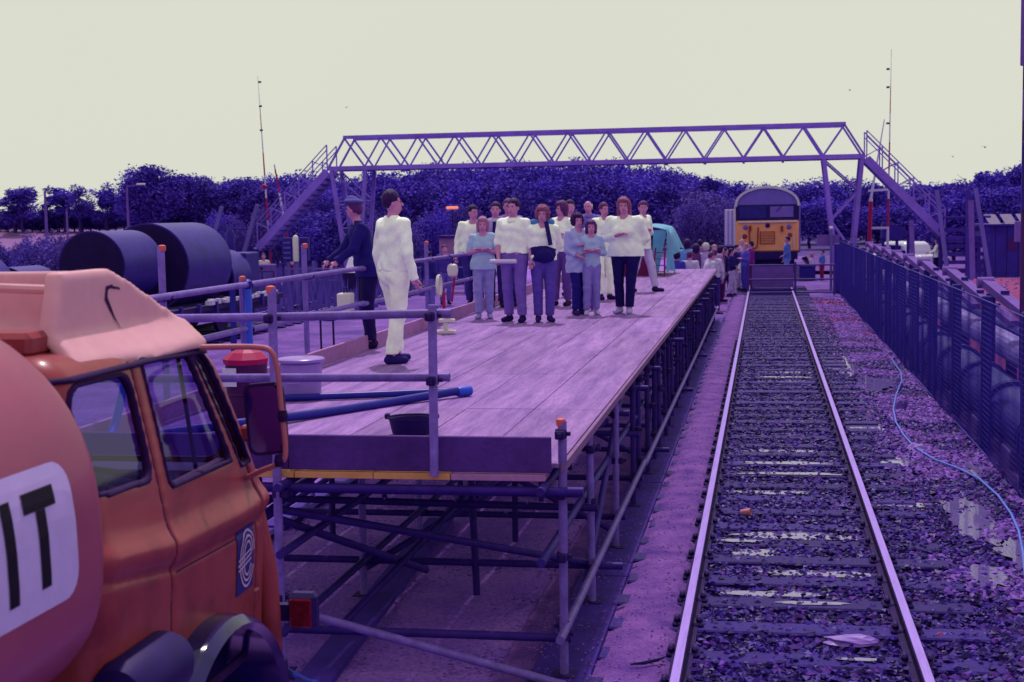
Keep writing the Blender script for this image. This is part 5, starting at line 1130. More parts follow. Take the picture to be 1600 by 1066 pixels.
# dark wood behind the bridge
prof = [(330, 290), (380, 292), (430, 290), (470, 285), (520, 300), (560, 292), (600, 285), (640, 278), (690, 272), (740, 268), (800, 270), (850, 268), (900, 266), (950, 268), (1000, 272), (1050, 278), (1080, 288), (1110, 286), (1135, 296)]
def pv(u):
    for a, b in zip(prof, prof[1:]):
        if a[0] <= u <= b[0]: return a[1]+(b[1]-a[1])*(u-a[0])/(b[0]-a[0])
    return 300
for row, (Y, du) in enumerate(((152, 21), (135, 25), (118, 34))):
    u = 320+row*9
    while u < 1125:
        v = pv(u)+rt.uniform(-5, 7)+row*9
        tree('broad', tu(u, Y), Y+rt.uniform(-4, 4), ht(v, u, Y)*1.06, rt.uniform(5.0, 7.5), 'dark dense tree in the wood stretching behind the footbridge', 'trees of the dark wood behind the footbridge'); u += du+rt.uniform(-5, 5)
for u, v in ((1106, 270), (1092, 284), (1122, 284)): tree('fir', tu(u, 130), 130, ht(v, u, 130)*1.03, 3.2, {1106: 'pointed dark conifer rising above the wood left of the locomotive', 1092: 'lower conifer just left of the pointed one', 1122: 'lower conifer just right of the pointed one'}[u])
for u, v, Y, w, l in ((1108, 310, 105, 6.5, 'rounded soft grey green willow left of the locomotive'), (1080, 322, 100, 3.4, 'smaller rounded willow at the left foot of the big willow'), (1135, 322, 100, 3.6, 'smaller rounded willow hard against the locomotive')): tree('round', tu(u, Y), Y, ht(v, u, Y)*1.03, w, l)
for k, (u, v) in enumerate(((1150, 296), (1175, 300), (1205, 298), (1240, 296), (1262, 296), (1290, 290), (1320, 294), (1350, 296), (1375, 294), (1400, 298), (1425, 296), (1445, 300))):
    tree('broad', tu(u, 125), 125+rt.uniform(-5, 5), ht(v+rt.uniform(-2, 3), u, 125)*1.05, 5.0, 'mid height tree in the belt behind the locomotive and the right bridge stair', 'tree belt behind the right stair')
for k, (u, v) in enumerate(((1265, 322), (1300, 318), (1335, 326), (1370, 330), (1405, 326), (1440, 330), (1470, 320))): tree('broad', tu(u, 108), 108, ht(v, u, 108)*1.05, 4.6, ORD[k].replace('leftmost', 'first')+' low bushy tree right of the locomotive, before the taller belt', 'tree belt behind the right stair', i=k*2+1)
for k, (u, v) in enumerate(((1480, 290), (1500, 298), (1518, 286), (1540, 262), (1560, 284), (1582, 280), (1605, 268), (1625, 275), (1650, 280))):
    tree('fir' if k in (0, 3) else 'broad', tu(u, 92), 92+rt.uniform(-3, 3), ht(v, u, 92)*1.04, 4.6 if k != 3 else 3.6, 'tallest dark spiky tree right of the bridge stair' if k == 3 else ('dark pointed tree beside the right end of the bridge stair' if k == 0 else 'dark broad tree above the timber shed at the right'), None if k in (0, 3) else 'trees above the shed')
for k, (u, v) in enumerate(((1490, 318), (1515, 308), (1545, 306), (1575, 306), (1600, 300))): tree('broad', tu(u, 80), 80, ht(v, u, 80)*1.04, 4.4, ORD[k].replace('leftmost', 'first')+' bushy tree from the left in the thicket close behind the timber shed', 'trees above the shed')
# left tree line against the sky
big = [(243, 264, 6.2), (215, 278, 5), (270, 278, 5.2), (292, 282, 4.6), (322, 296, 4), (192, 292, 4), (235, 282, 6), (262, 300, 6)]
for k, (u, v, w) in enumerate(big): tree('broad', tu(u, 105), 105+k, ht(v, u, 105)*1.04, w*.95, 'largest broad tree of the left tree line' if k == 0 else ('', 'first broad tree left of the largest left tree', 'first broad tree right of the largest left tree', 'second broad tree right of the largest left tree', 'third broad tree right of the largest left tree', 'leftmost broad tree of the dark clump at the left', 'broad tree directly against the left flank of the largest left tree', 'lower broad tree in front of the right half of the left clump')[k], None if k == 0 else 'broad trees of the left tree line', z=2.1)
for k, (u, v, kd, w) in enumerate(sorted(((14, 296, 'thin', 2.8), (28, 304, 'thin', 2.6), (42, 300, 'tall', 2.4), (60, 297, 'thin', 3.2), (68, 295, 'tall', 2.6), (94, 302, 'thin', 3.4), (113, 296, 'thin', 3.2), (145, 290, 'thin', 2.2), (165, 288, 'tall', 2.0), (176, 300, 'thin', 2.2), (306, 284, 'thin', 3), (333, 306, 'thin', 2.6), (368, 290, 'tall', 3.2), (385, 294, 'thin', 3.4), (408, 290, 'broad', 4.4), (428, 296, 'broad', 4.2), (447, 302, 'broad', 4), (2, 300, 'thin', 3)))):
    tree(kd, tu(u, 110), 110+rt.uniform(-3, 3), ht(v, u, 110)*1.04, w*1.2, ('leftmost slender tree in the left tree line' if k == 0 else ORD[k]+' slender tree from the left edge in the left tree line'), 'slender trees of the left tree line', z=2.1)
u = -12; k = 0
while u < 345:
    k += 1; v = 336+rt.uniform(-5, 5) if u < 185 else 318+rt.uniform(-8, 8)
    if 66 < u < 88: v = 345
    tree('broad', tu(u, 114), 114, max(1.5, ht(v, u, 114))*1.05, 3.2, 'low bush in the hedge beneath the left tree line', 'hedge under the left tree line', name='bush', z=2.0 if u < 330 else 0); u += 13
for k in range(26):
    u = 350+k*15+rt.uniform(-5, 5); Y = rt.uniform(66, 90); v = 345+rt.uniform(-16, 22); tree('round' if k % 2 else 'broad', tu(u, Y), Y, max(.7, ht(v, u, Y)), rt.uniform(2.2, 3.6), 'scrubby bush on the waste ground between the yard and the dark wood', 'bushes beyond the yard', name='bush')
for k in range(34):
    u = -20+k*10.5+rt.uniform(-4, 4); Y = rt.uniform(42, 62); v = 388+rt.uniform(-10, 12) if u < 290 else 368+rt.uniform(-12, 14); tree('round' if k % 3 else 'broad', tu(u, Y), Y, max(.6, ht(v, u, Y)), rt.uniform(1.1, 2.2), 'straggly lavender bush in the rough strip behind the drum wagon', 'bushes behind the drum wagon', name='bush')
# weeds
g = np.random.default_rng(77); N = 9000; x = -30+17*g.random(N)-0*1; y = 40+45*g.random(N); x = x-.12*(y-40)+4*(g.random(N)-.5); a = g.random(N)*3.14; h = .25+.8*g.random(N)**2; w_ = .05+.08*g.random(N); lx, ly = (g.random(N)-.5)*.3, (g.random(N)-.5)*.3
V = np.stack([np.stack([x-w_*np.cos(a), y-w_*np.sin(a), 0*x-.02], 1), np.stack([x+w_*np.cos(a), y+w_*np.sin(a), 0*x-.02], 1), np.stack([x+lx, y+ly, h], 1)], 1).reshape(-1, 3)
o = obj('weeds', npmesh('weeds', V, np.arange(3*N).reshape(-1, 3), C_LEAF[2], smooth=False)); tag(o, 'tall lavender weeds over the waste ground at the left', 'weeds', kind='stuff')
# low pale spoil heaps behind the gate
def spoil(x, y): return max(0, .62*math.sin(math.pi*min(1, max(0, (y-62)/26)))*(.8+.5*nz3(x, y, .12)))+.05*nz3(x, y, .9)
sheet('spoil_bank', -12, -1.9, 61, 90, -.05, C_GRAVEL, 40, 60, spoil); sheet('spoil_bank', 2.2, 9, 66, 92, -.05, C_PATH, 30, 50, spoil)
# ================================================================ people
def rotz(p, a, c=(0, 0)): x, y = p[0]-c[0], p[1]-c[1]; return (c[0]+x*math.cos(a)-y*math.sin(a), c[1]+x*math.sin(a)+y*math.cos(a), p[2])
RS = random.Random(21)
ARMS = {'down': ((.07, .02, -.29), (.09, -.05, -.54)), 'crossed': ((.07, -.02, -.27), (-.22, -.19, -.205)), 'hips': ((.20, .07, -.25), (.02, -.02, -.44)), 'pocket': ((.12, .07, -.28), (.02, -.05, -.50)),
        'front': ((.05, .0, -.29), (-.10, -.20, -.40)), 'back': ((.08, .10, -.27), (-.10, .15, -.46)), 'rail': ((.02, -.16, -.24), (.03, -.38, -.38)), 'reach': ((.10, -.12, -.22), (.12, -.34, -.28)), 'hold': ((.04, -.02, -.29), (-.02, -.15, -.50)), 'face': ((.10, -.12, -.20), (-.06, -.24, .02))}
SK = mat('skin', S(226, 148, 180, .88), .6, ns=14, na=.07); EYE = mat('dark_eye', S(60, 26, 84, .6), .3); LIP = mat('lips', S(170, 74, 130, .75), .5)
HAIR = {k: mat('hair_'+k, S(*c, .75), .6, ns=50, na=.35, bump=.5, bs=80) for k, c in {'dark': (62, 22, 90), 'brown': (112, 52, 118), 'fair': (196, 132, 160), 'ginger': (166, 88, 128), 'white': (228, 214, 212), 'black': (44, 20, 84)}.items()}
_cl = {}
def cloth(c, fl=None, name='cloth'):
    k = tuple(c)
    if k not in _cl: _cl[k] = mat('%s_%d' % (name, len(_cl)), S(*c, .82) if sum(c) < 690 else (.84, .83, .84+.05*(c[2] > 235)), .85, ns=7, na=.10, bump=.25, bs=30, fine=(22, .06))
    return _cl[k]
def person(label, loc, h=1.75, face=0, arms=('down', 'down'), head=0, lean=0, hair='dark', style='short', top=(225, 220, 225), sleeve=1.0, hem=.92, bottom=(110, 80, 170), shoes=(50, 24, 80), feet=None, fat=1.1, vox=.012, hs=1., skirt=None, chest=0, extra=None, group=None, tuck=True, collar=None, upper_only=False, sway=None):
    feet = feet or ((-.10, .0), (.10, -.02)); S_ = 1.0
    t = thing('person', label, 'person', loc, group, face); sc = h/1.75
    def J(side):
        e, w = ARMS[arms[0 if side < 0 else 1]]; sh = np.array((side*.178*fat, 0, 1.425)); return sh, sh+np.array((side*e[0], e[1], e[2])), sh+np.array((side*w[0], w[1], w[2])) 
    def L(side):
        f = feet[0 if side < 0 else 1]; hip = np.array((side*.092*fat, 0, .92)); an = np.array((f[0], f[1], .09)); kn = (hip+an)/2+np.array((0, -.035, 0)); return hip, kn, an
    def head_p(p):
        c = (0, 0); q = rotz((p[0]*hs, p[1]*hs, p[2]), head); return np.array((q[0], q[1], 1.53+(q[2]-1.53)*hs))
    Rh = [[math.cos(head), math.sin(head), 0], [-math.sin(head), math.cos(head), 0], [0, 0, 1]]
    xs = max(.48, max(abs(J(s)[k][0]) for s in (-1, 1) for k in (1, 2))+.14); ylo = min(-.2, min(J(s)[k][1] for s in (-1, 1) for k in (1, 2))-.22, min(feet[0][1], feet[1][1])-.24); yhi = max(.22, max(feet[0][1], feet[1][1])+.15)
    def new(z0, z1, v=vox): return SDF((-xs, ylo, z0), (xs, yhi, z1), v/sc)
    def torso(s, g, k=.04):
        s.cone((0, .01, .90), (0, 0, .99), .112, .105, k, 1.42*fat, grow=g); s.cone((0, 0, 1.0), (0, 0, 1.33), .098*(.5+.5*fat), .112, k, 1.45*fat, grow=g); s.cone((-.135*fat, .01, 1.402), (.135*fat, .01, 1.402), .062, .062, k, 1, grow=g)
        for sd in (-1, 1): s.cone((sd*.14, .015, 1.41), (sd*.045, .015, 1.475), .05, .045, k, grow=g*.5)
        if chest:
            for sd in (-1, 1): s.ell((sd*.075, -.10, 1.255), (.068, .06*chest, .065), .04, grow=g)
    def legs(s, g, k=.025, cutz=None):
        for sd in (-1, 1):
            hp, kn, an = L(sd); s.cone(hp, kn, .088*(.6+.4*fat), .062, k, grow=g); s.cone(kn, an, .060, .040 if not g else .052, k, grow=g)
            s.ell((kn*.62+an*.38)+np.array((0, .015, 0)), (.045, .05, .11), k, grow=g)
    # body: one continuous skin
    s = new(.03, 1.80); torso(s, 0); legs(s, 0)
    s.cone((0, .012, 1.42), (0, -.002, 1.56), .056, .052, .03); s.ell(head_p((0, .006, 1.655)), np.array((.076, .094, .105))*hs, .015, Rh); s.ell(head_p((0, -.035, 1.585)), np.array((.054, .058, .056))*hs, .03, Rh)
    s.cone(head_p((0, -.085, 1.652)), head_p((0, -.103, 1.618)), .008, .012, .012); 
    for sd in (-1, 1):
        s.ell(head_p((sd*.078, .008, 1.63)), np.array((.012, .022, .032))*hs, .008, Rh); s.ell(head_p((sd*.03, -.098, 1.655)), np.array((.016, .014, .010))*hs, 0, Rh, sub=True)
        a, b, c = J(sd); s.cone(a, b, .052, .040, .03); s.cone(b, c, .040, .027, .02)
        d = (c-b)/np.linalg.norm(c-b); up = np.array((0, -1, 0)) if abs(d[2]) > .6 else np.array((0, 0, -1)); lat = np.cross(d, up); lat /= np.linalg.norm(lat); nn = np.cross(lat, d)
        pc = c+d*.045; s.ell(pc, (.048, .038, .019), .015, [d, lat, nn])
        for f_, (o_, ln) in enumerate(((-.028, .062), (-.010, .074), (.009, .070), (.027, .055))):
            p0 = c+d*.075+lat*o_; p1 = p0+d*ln*.55+nn*.006; p2 = p1+d*ln*.35+nn*.028; r_ = max(.0085, vox*.62/sc); s.cone(p0, p1, r_*1.05, r_, .004); s.cone(p1, p2, r_, r_*.9, .004)
        th = -1 if sd > 0 else 1; p0 = c+d*.025+lat*th*.028; p1 = p0+d*.035+lat*th*.028+nn*.01; s.cone(p0, p1, .013, .0105, .008); s.cone(p1, p1+d*.03+lat*th*.004+nn*.01, .0105, .009, .004)
    sway = RS.uniform(-.045, .045) if sway is None else sway
    def shear(V): 
        V = V.copy(); V[:, 0] += sway*np.sin(np.clip(V[:, 2], 0, 1.75)/1.0*1.57)
        if lean: V = V.copy(); V[:, 1] -= lean*np.clip(V[:, 2]-.92, 0, 2)
        return V*sc
    def out(s, name, m, par=t):
        V, Q = surfnet(s.D, s.lo, s.vox)
        if len(Q) == 0: return None
        o = obj(name, npmesh(name, shear(V), Q, m), par, True); return o
    out(s, 'body', SK)
    # eyes and mouth
    def dot(name, p, r, m):
        p = head_p(p); V = shear(np.array([p]))[0]; mb = MB().lathe([(.001, -r[2]), (r[0]*.8, -r[2]*.6), (r[0], 0), (r[0]*.8, r[2]*.6), (.001, r[2])], V, n=8, sy=r[1]/r[0]); part(name, mb, m, t, True, True)
    if vox < .015:
        for sd in (-1, 1): dot('eye', (sd*.030, -.083, 1.655), (.013*sc, .010, .008*sc), EYE)
        dot('mouth', (0, -.088, 1.578), (.024*sc, .012, .006*sc), LIP)
    # trousers / skirt
    if not upper_only:
        s = new(.05, 1.10); X, Y, Z = s.grid()
        if skirt: 
            s.cone((0, .01, .96), (0, .01, .90), .12, .13, .03, 1.35*fat); s.cone((0, .01, .90), (0, .01, skirt), .135, .17, .03, 1.3); s.D = np.maximum(s.D, skirt-Z).astype(np.float32)
        else:
            s.cone((0, .01, .90), (0, 0, 1.0), .112, .105, .03, 1.42*fat, grow=.014); legs(s, .016); s.wrinkle(.008, 22, h); s.D = np.maximum(s.D, .105-Z).astype(np.float32)
        s.D = np.maximum(s.D, Z-1.02).astype(np.float32); out(s, 'skirt' if skirt else 'trousers', cloth(bottom))
        for sd in (-1, 1):
            s = SDF((-.42, ylo, .0), (.42, yhi, .17), min(vox, .012)); f = feet[0 if sd < 0 else 1]; to = .10*sd*.35; s.cone((f[0], f[1]+.035, .045), (f[0]+to*.9, f[1]-.15, .035), .045, .036, .01); s.cone((f[0], f[1]+.01, .06), (f[0], f[1], .12), .045, .042, .02)
            X, Y, Z = s.grid(); s.D = np.maximum(s.D, .002-Z).astype(np.float32)
            V, Q = surfnet(s.D, s.lo, s.vox); obj('shoe', npmesh('shoe', V*sc, Q, cloth(shoes)), t, True)
    # top
    s = new(.62, 1.56); torso(s, .020, .05)
    if hem < .9: s.cone((0, .01, .99), (0, .01, hem-.05), .112, .125, .04, 1.44*fat, grow=.036)
    X, Y, Z = s.grid(); s.D = np.maximum(s.D, hem-Z).astype(np.float32)
    for sd in (-1, 1):
        a, b, c = J(sd)
        if sleeve > 0: s.cone(a, a+(b-a)*min(1, sleeve*2), .056, .050, .035, grow=.010, cut=None if sleeve > .5 else .01)
        if sleeve > .5: f_ = (sleeve-.5)*2; s.cone(b, b+(c-b)*f_, .046, .040, .02, grow=.008, cut=.005)
    s.wrinkle(.011, 21, h*3+loc[0]); nk = np.sqrt(X**2+(Y+.02)**2)-.062; s.D = np.maximum(s.D, np.minimum(-nk, 1)*1.0*(Z > 1.44)-1.0*(Z <= 1.44)).astype(np.float32); s.D = np.maximum(s.D, Z-1.515)
    s.D = s.D.astype(np.float32); out(s, 'top' if not extra or 'topname' not in extra else extra['topname'], cloth(top))
    if collar:
        s = SDF((-.16, -.16, 1.40), (.16, .16, 1.54), vox); X, Y, Z = s.grid(); rr = np.sqrt((X/1.1)**2+(Y+.0)**2); s.D = (np.maximum(np.abs(rr-.070-(1.5-Z)*.35)-.010, np.maximum(Z-1.50, 1.44-Z))).astype(np.float32); out(s, 'collar', cloth(collar))
    # hair
    if style != 'bald' or True:
        s = SDF((-.22, -.22, 1.30), (.22, .24, 1.84), vox/sc*.8); g_ = {'short': .012, 'curly': .03, 'long': .022, 'bob': .024, 'bald': .006, 'cap': .006}[style]
        s.ell(head_p((0, .022, 1.675)), np.array((.080, .092, .098))*hs, .01, Rh, grow=g_)
        if style in ('long', 'bob', 'curly'):
            e_ = {'long': 1.44, 'bob': 1.55, 'curly': 1.60}[style]
            for sd in (-1, 1): s.cone(head_p((sd*.072, .02, 1.66)), head_p((sd*.078, .035, e_)), .04, .034, .03)
            s.cone(head_p((0, .075, 1.64)), head_p((0, .07, e_)), .05, .05, .04)
            s.ell(head_p((0, -.04, 1.735)), np.array((.07, .05, .032))*hs, .03, Rh)
        X, Y, Z = s.grid(); ca, sa = math.cos(-head), math.sin(-head); Xl = X*ca-Y*sa; Yl = X*sa+Y*ca; zf = 1.53+(({'bald': 1.66, 'cap': 1.69}.get(style, 1.70))-1.53)*hs
        facebox = np.maximum(np.maximum(np.abs(Xl)-.062*hs, Yl+.045*hs), Z-zf); low = np.maximum(np.maximum(Yl-(-.02 if style in ('long', 'bob') else .012), Z-(zf-.045)), -Z+1.2) if style in ('short', 'bald', 'cap') else facebox
        s.D = np.maximum(np.maximum(s.D, -facebox), -low).astype(np.float32)
        if style == 'bald': s.D = np.maximum(s.D, Z-1.70).astype(np.float32)
        if style == 'short': s.D = np.maximum(s.D, 1.585-Z).astype(np.float32)
        amp = {'curly': .014, 'long': .008, 'bob': .007}.get(style, .004); s.D += (amp*(np.sin(X*95+np.sin(Z*60))*np.sin(Y*90+1)*np.sin(Z*70+2))).astype(np.float32); out(s, 'hair', HAIR[hair])
        if style == 'cap':
            s = SDF((-.25, -.30, 1.60), (.25, .25, 1.86), vox/sc*.8); s.ell(head_p((0, .02, 1.735)), np.array((.112, .128, .042)), .01, Rh); s.cone(head_p((0, .01, 1.70)), head_p((0, .01, 1.715)), .088, .095, .01); s.ell(head_p((0, -.11, 1.695)), np.array((.07, .055, .012)), .01, Rh); out(s, 'cap', cloth(extra['cap']))
    return t
WH = (244, 240, 240); IV = (240, 236, 224)
# the two men at the rail
p1 = (-3.86, 14.55, PZ)
person('man in a soiled white boiler suit standing back half turned on the near deck', p1, 1.80, R(138), ('down', 'down'), R(-28), .02, 'dark', 'short', (246, 242, 236), 1.0, .95, (244, 240, 226), (46, 30, 110), ((-.09, .10), (.10, -.10)), 1.16, .0085, extra={'topname': 'jacket'})
person('man in navy overalls and grey peaked cap leaning on the left guard rail', (-4.60, 16.2, PZ), 1.74, R(-62), ('rail', 'rail'), R(-40), .20, 'brown', 'cap', (40, 28, 118), 1.0, .85, (36, 20, 84), (40, 20, 70), ((-.10, .05), (.10, .0)), 1.12, .0095, extra={'cap': (96, 84, 160), 'topname': 'jacket'})
# group on the deck
def G(u, v): p = onz(u, v, PZ); return (p.x, p.y, PZ)
def hh(u, vt, loc): 
    q = onY(u, vt, loc[1]); return q.z-PZ
def pg(label, u, vf, vh, **k):
    l = G(u, vf); h = hh(u, vh, l); h = h/1.03; k.setdefault('feet', ((-.10+RS.uniform(-.02, .02), RS.uniform(-.09, .09)), (.10+RS.uniform(-.02, .03), RS.uniform(-.09, .09)))); k.setdefault('lean', RS.uniform(-.02, .05)); return person(label, l, h, **k)
pg('girl in pale turquoise T-shirt and light jeans, arms folded, left of the group', 757, 498, 337, face=R(8), arms=('crossed', 'crossed'), hair='fair', style='long', top=(196, 222, 238), sleeve=.42, hem=.86, bottom=(178, 170, 226), shoes=(190, 180, 220), fat=1.02, vox=.0105, chest=.5)
pg('dark haired man in a cream jacket behind the girl in turquoise', 744, 478, 318, face=R(10), arms=('down', 'pocket'), head=R(35), hair='black', style='short', top=IV, bottom=(70, 50, 140), vox=.013, fat=1.1)
p = pg('young man in a pale shirt and wide dark striped tie second row at the left', 777, 480, 313, sway=0, lean=0, face=R(5), arms=('down', 'down'), hair='dark', style='short', top=(196, 170, 222), bottom=(50, 34, 110), vox=.012, collar=(225, 215, 230))
part('tie', MB().add([(-.035, -.150, 1.43), (.035, -.150, 1.43), (.05, -.165, 1.10), (0, -.165, 1.02), (-.05, -.165, 1.10)], [(0, 1, 2, 3, 4)]), cloth((46, 30, 110)), p, local=True)
pg('tall dark haired man peering from behind the man in the white shirt', 797, 478, 308, face=R(-5), head=R(15), hair='brown', style='short', top=(150, 130, 210), bottom=(60, 40, 120), vox=.014)
p = pg('tall man in a white shirt and grey trousers holding a rolled white paper', 805, 503, 307, face=R(-14), sway=0, lean=0, arms=('hold', 'down'), head=R(-5), hair='dark', style='short', top=(240, 230, 236), sleeve=.62, hem=.99, bottom=(140, 104, 196), shoes=(40, 22, 90), feet=((-.11, .05), (.14, -.06)), vox=.0105, collar=(240, 232, 238), fat=1.12)
part('paper_roll', MB().lathe([(.03, -.2), (.032, -.19), (.032, .19), (.03, .2)], (-.06, -.24, .88), 'x', 12), C_WHITEP, p, True, True)
p = pg('curly haired youth in white and teal jacket, navy sweater tied round his waist', 850, 503, 319, face=R(16), arms=('back', 'back'), head=R(-14), sway=0, lean=0, hair='ginger', style='curly', top=(228, 226, 244), hem=.95, bottom=(104, 78, 178), shoes=(52, 34, 110), feet=((-.08, .02), (.09, -.02)), vox=.0105)
s = SDF((-.3, -.3, .78), (.3, .3, 1.16), .012); s.cone((0, 0, .93), (0, 0, 1.02), .145, .140, .02, 1.35); s.ell((.02, -.15, .95), (.12, .06, .10), .03); X, Y, Z = s.grid(); s.D = np.maximum(s.D, np.maximum(.85+.15*np.abs(X)-Z, Z-1.1)).astype(np.float32); s.wrinkle(.008, 30); obj('tied_sweater', s.mesh('tied_sweater', cloth((40, 26, 110))), p, True)
s = SDF((-.2, -.22, 1.32), (.2, .2, 1.56), .012); s.cone((-.13, .03, 1.425), (.13, .03, 1.425), .05, .05, .02); X, Y, Z = s.grid(); s.D = np.maximum(s.D, -(np.sqrt(X**2+(Y+.03)**2)-.058)).astype(np.float32); obj('teal_hood', s.mesh('teal_hood', cloth((96, 150, 205))), p, True)
part('dark_scarf', MB().bar((.03, -.165, 1.44), (.09, -.175, 1.10), .06, .02, up=(0, 1, 0)), cloth((50, 34, 110)), p, local=True)
pg('brown haired woman in a white blouse half hidden behind the woman in the grey cardigan', 878, 478, 312, face=R(-25), arms=('crossed', 'down'), head=R(-25), hair='brown', style='bob', top=(238, 234, 238), bottom=(120, 80, 160), vox=.0125, fat=.95, chest=.6)
pg('dark haired man glimpsed behind, between the brown haired woman and white haired man', 893, 462, 310, face=R(0), head=R(30), hair='dark', style='short', top=(120, 100, 190), bottom=(60, 40, 120), vox=.016)
pg('short dark haired woman in long pale grey cardigan and navy trousers, turned right', 903, 492, 331, face=R(38), arms=('front', 'crossed'), head=R(-10), hair='dark', style='curly', top=(196, 200, 240), hem=.74, bottom=(44, 30, 130), shoes=(60, 34, 110), vox=.0105, fat=1.1, chest=.8)
pg('white haired older man in a mid blue shirt at the back of the group', 919, 455, 311, face=R(-8), arms=('down', 'down'), hair='white', style='bald', top=(130, 112, 205), bottom=(90, 70, 150), vox=.013, collar=(140, 124, 210))
pg('girl in a pale floral blouse and light skirt with folded arms beside the grey cardigan', 925, 492, 342, face=R(12), arms=('crossed', 'crossed'), hair='brown', style='bob', top=(192, 214, 238), hem=.9, sleeve=.8, bottom=(160, 140, 214), shoes=(220, 210, 230), vox=.011, fat=.9, chest=.4)
pg('small child in a pink top low down beside the girl in the floral blouse', 919, 484, 391, face=R(0), arms=('down', 'front'), hair='brown', style='short', top=(176, 140, 205), bottom=(130, 96, 180), shoes=(150, 60, 130), vox=.011, hs=1.28, fat=1.05)
pg('dark haired man in cream overalls, hands on hips, beside the white sweatered woman', 945, 468, 314, face=R(30), arms=('hips', 'hips'), head=R(10), hair='brown', style='short', top=(244, 238, 230), bottom=(240, 232, 226), shoes=(44, 24, 90), vox=.0115, hem=.88)
p = pg('large woman in a baggy white sweater and navy trousers standing foremost at the right', 976, 490, 306, face=R(-12), arms=('crossed', 'back'), head=R(14), hair='ginger', style='long', top=(246, 238, 240), hem=.88, bottom=(34, 20, 96), shoes=(206, 188, 224), feet=((-.08, .02), (.08, -.02)), fat=1.3, vox=.0105, chest=1.0)
pg('man in white overalls striding away to the right behind the woman in the white sweater', 1004, 456, 312, face=R(62), arms=('down', 'crossed'), head=R(-50), hair='brown', style='short', top=(244, 240, 240), hem=.84, bottom=(222, 204, 232), shoes=(50, 24, 90), feet=((-.12, .22), (.12, -.22)), vox=.0115, fat=1.08)

# crowd on the ground past the platform end and round the gate
def pc(label, u, Y, vh, h=None, z=0, **k):
    q = onY(u, vh, Y); h = (q.z-z)/1.03; k.setdefault('vox', .02); return person(label, (q.x, Y, z), h, **k)
pc('dark haired person in blue, back to us, at the left of the platform far end', 1058, 41.5, 391, face=R(180), hair='black', style='curly', top=(78, 66, 185), bottom=(60, 40, 120))
pc('woman in turquoise standing tallest by the tarpaulin behind the platform end', 1075, 47, 373, face=R(150), hair='dark', style='bob', top=(120, 170, 225), bottom=(90, 70, 150))
pc('white shirted person, back to us, beside the blue topped one beyond the platform end', 1078, 42, 391, face=R(175), hair='brown', style='short', top=(222, 205, 235), bottom=(90, 70, 150), fat=1.1)
pc('dark haired person in maroon facing away behind the platform end', 1088, 46, 380, face=R(200), hair='dark', style='bob', top=(120, 60, 130), bottom=(60, 40, 120))
pc('second dark haired person in the knot behind the platform end', 1094, 48.5, 373, face=R(170), hair='black', style='short', top=(150, 90, 165), bottom=(60, 40, 120))
pc('person in a white sun hat behind the platform end', 1103, 46, 379, face=R(160), hair='white', style='curly', top=(200, 175, 225), bottom=(90, 70, 150))
pc('person in a cream shirt bending right behind the platform end', 1103, 42.2, 392, face=R(120), lean=.25, hair='brown', style='short', top=(226, 208, 236), bottom=(90, 70, 150))
pc('person in a white shirt at the right corner behind the platform end', 1116, 42.5, 388, face=R(200), hair='brown', style='short', top=(224, 206, 236), bottom=(70, 50, 140), fat=1.08)
pc('pale faced person behind the white shirted pair at the platform corner', 1117, 46, 381, face=R(0), hair='fair', style='short', top=(190, 140, 195), bottom=(70, 50, 140))
pc('person in dark maroon by the scaffold corner', 1127, 46.5, 383, face=R(90), hair='black', style='bob', top=(84, 40, 120), bottom=(90, 30, 90))
pc('man in a navy jacket and pale trousers walking past the platform corner', 1143, 49.3, 387, face=R(100), arms=('front', 'front'), hair='dark', style='short', top=(42, 26, 108), bottom=(206, 176, 222), shoes=(70, 40, 110), feet=((-.08, .14), (.10, -.14)), vox=.017, extra={'topname': 'jacket'})
pc('figure in dark clothes pressed between the scaffold and the man in pale trousers', 1134, 49.8, 386, face=R(80), hair='black', style='short', top=(58, 26, 104), bottom=(56, 26, 100), feet=((-.1, .18), (.1, -.12)))
pc('person in black carrying a white bag near the gate', 1152, 53, 381, face=R(60), arms=('down', 'front'), hair='black', style='short', top=(52, 34, 120), bottom=(190, 160, 210))
pc('bald man in white at the left side of the gate', 1159, 56, 372, face=R(30), hair='white', style='bald', top=(226, 205, 230), bottom=(70, 50, 140))
pc('man in a mid blue jacket standing with folded arms left of the gate', 1165, 52, 379, face=R(-60), arms=('crossed', 'crossed'), hair='fair', style='short', top=(98, 84, 196), bottom=(74, 60, 170), vox=.018)
pc('person in magenta beside the man in blue at the gate', 1173, 54, 376, face=R(-100), hair='dark', style='short', top=(150, 30, 150), bottom=(110, 36, 120))
p = onY(1158, 420, 52.3); t = thing('white_bag', 'white carrier bag held low beside the man in blue left of the gate', 'bag', p)
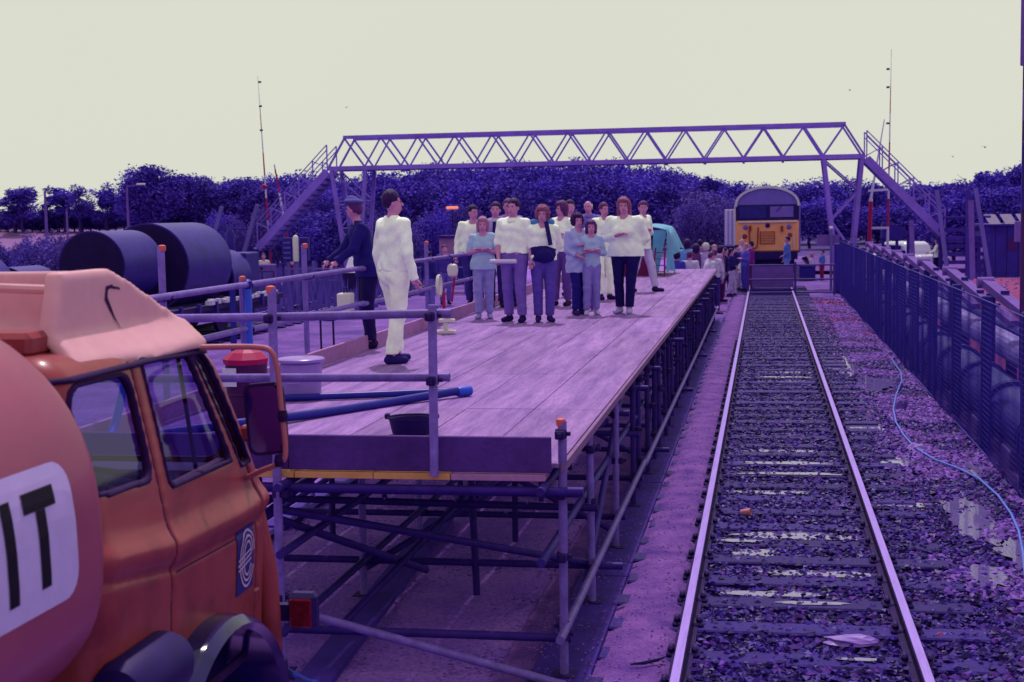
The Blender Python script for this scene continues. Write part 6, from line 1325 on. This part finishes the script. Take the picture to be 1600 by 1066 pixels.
part('bag_body', MB().lathe([(.02, -.18), (.12, -.14), (.15, 0), (.13, .14), (.03, .2)], p, n=12, sx=.8), C_CREAM, t, True); part('bag_handle', MB().tube([p+Vector((-.05, 0, .15)), p+Vector((0, 0, .34)), p+Vector((.05, 0, .15))], .01, 5), C_CREAM, t)
pc('young man in a white shirt and blue jacket walking past the locomotive nose', 1230, 58.5, 368, face=R(-75), arms=('down', 'front'), hair='dark', style='short', top=(100, 130, 205), bottom=(128, 150, 222), shoes=(220, 200, 225), feet=((-.06, .08), (.08, -.1)), vox=.018)
pc('little girl in a white dress walking right of the locomotive', 1268, 60.8, 396, face=R(-80), hair='fair', style='long', top=(230, 215, 235), hem=.7, bottom=(228, 212, 235), skirt=.55, shoes=(225, 215, 235), feet=((-.07, .16), (.07, -.16)), hs=1.25, vox=.018)
pc('boy in a teal top carrying something red beside the little girl in white', 1285, 60.2, 391, face=R(-60), arms=('down', 'front'), hair='dark', style='short', top=(88, 128, 200), bottom=(150, 28, 100), shoes=(60, 20, 60), hs=1.2, vox=.018)
pc('man in a white shirt and black trousers pushing something behind the red bank', 1464, 55, 371, z=.25, face=R(-95), arms=('reach', 'reach'), hair='dark', style='short', top=(236, 226, 238), sleeve=.9, bottom=(36, 18, 70), shoes=(36, 18, 70), vox=.018, fat=1.05)
pc('woman in a white top standing by the relay cabinet in the left yard', 374, 52.5, 396, face=R(-30), hair='dark', style='bob', top=(220, 205, 240), bottom=(60, 40, 130))
pc('child in a pale yellow top behind the relay cabinet in the left yard', 411, 53.5, 396, face=R(20), hair='brown', style='short', top=(238, 230, 205), bottom=(90, 70, 160), hs=1.15)
pc('person in navy beyond the left guard rail near the kiosk', 671, 44, 392, face=R(150), hair='black', style='short', top=(52, 40, 130), bottom=(130, 110, 200), vox=.02)
pc('pink faced person in blue standing beyond the guard rail left of the kiosk', 694, 46, 381, face=R(20), hair='brown', style='short', top=(86, 60, 160), bottom=(120, 96, 190), vox=.02)
pc('second person in white beside the slatted stair base at the right', 1527, 57.5, 372, face=R(10), hair='fair', style='short', top=(190, 150, 205), bottom=(60, 40, 120))
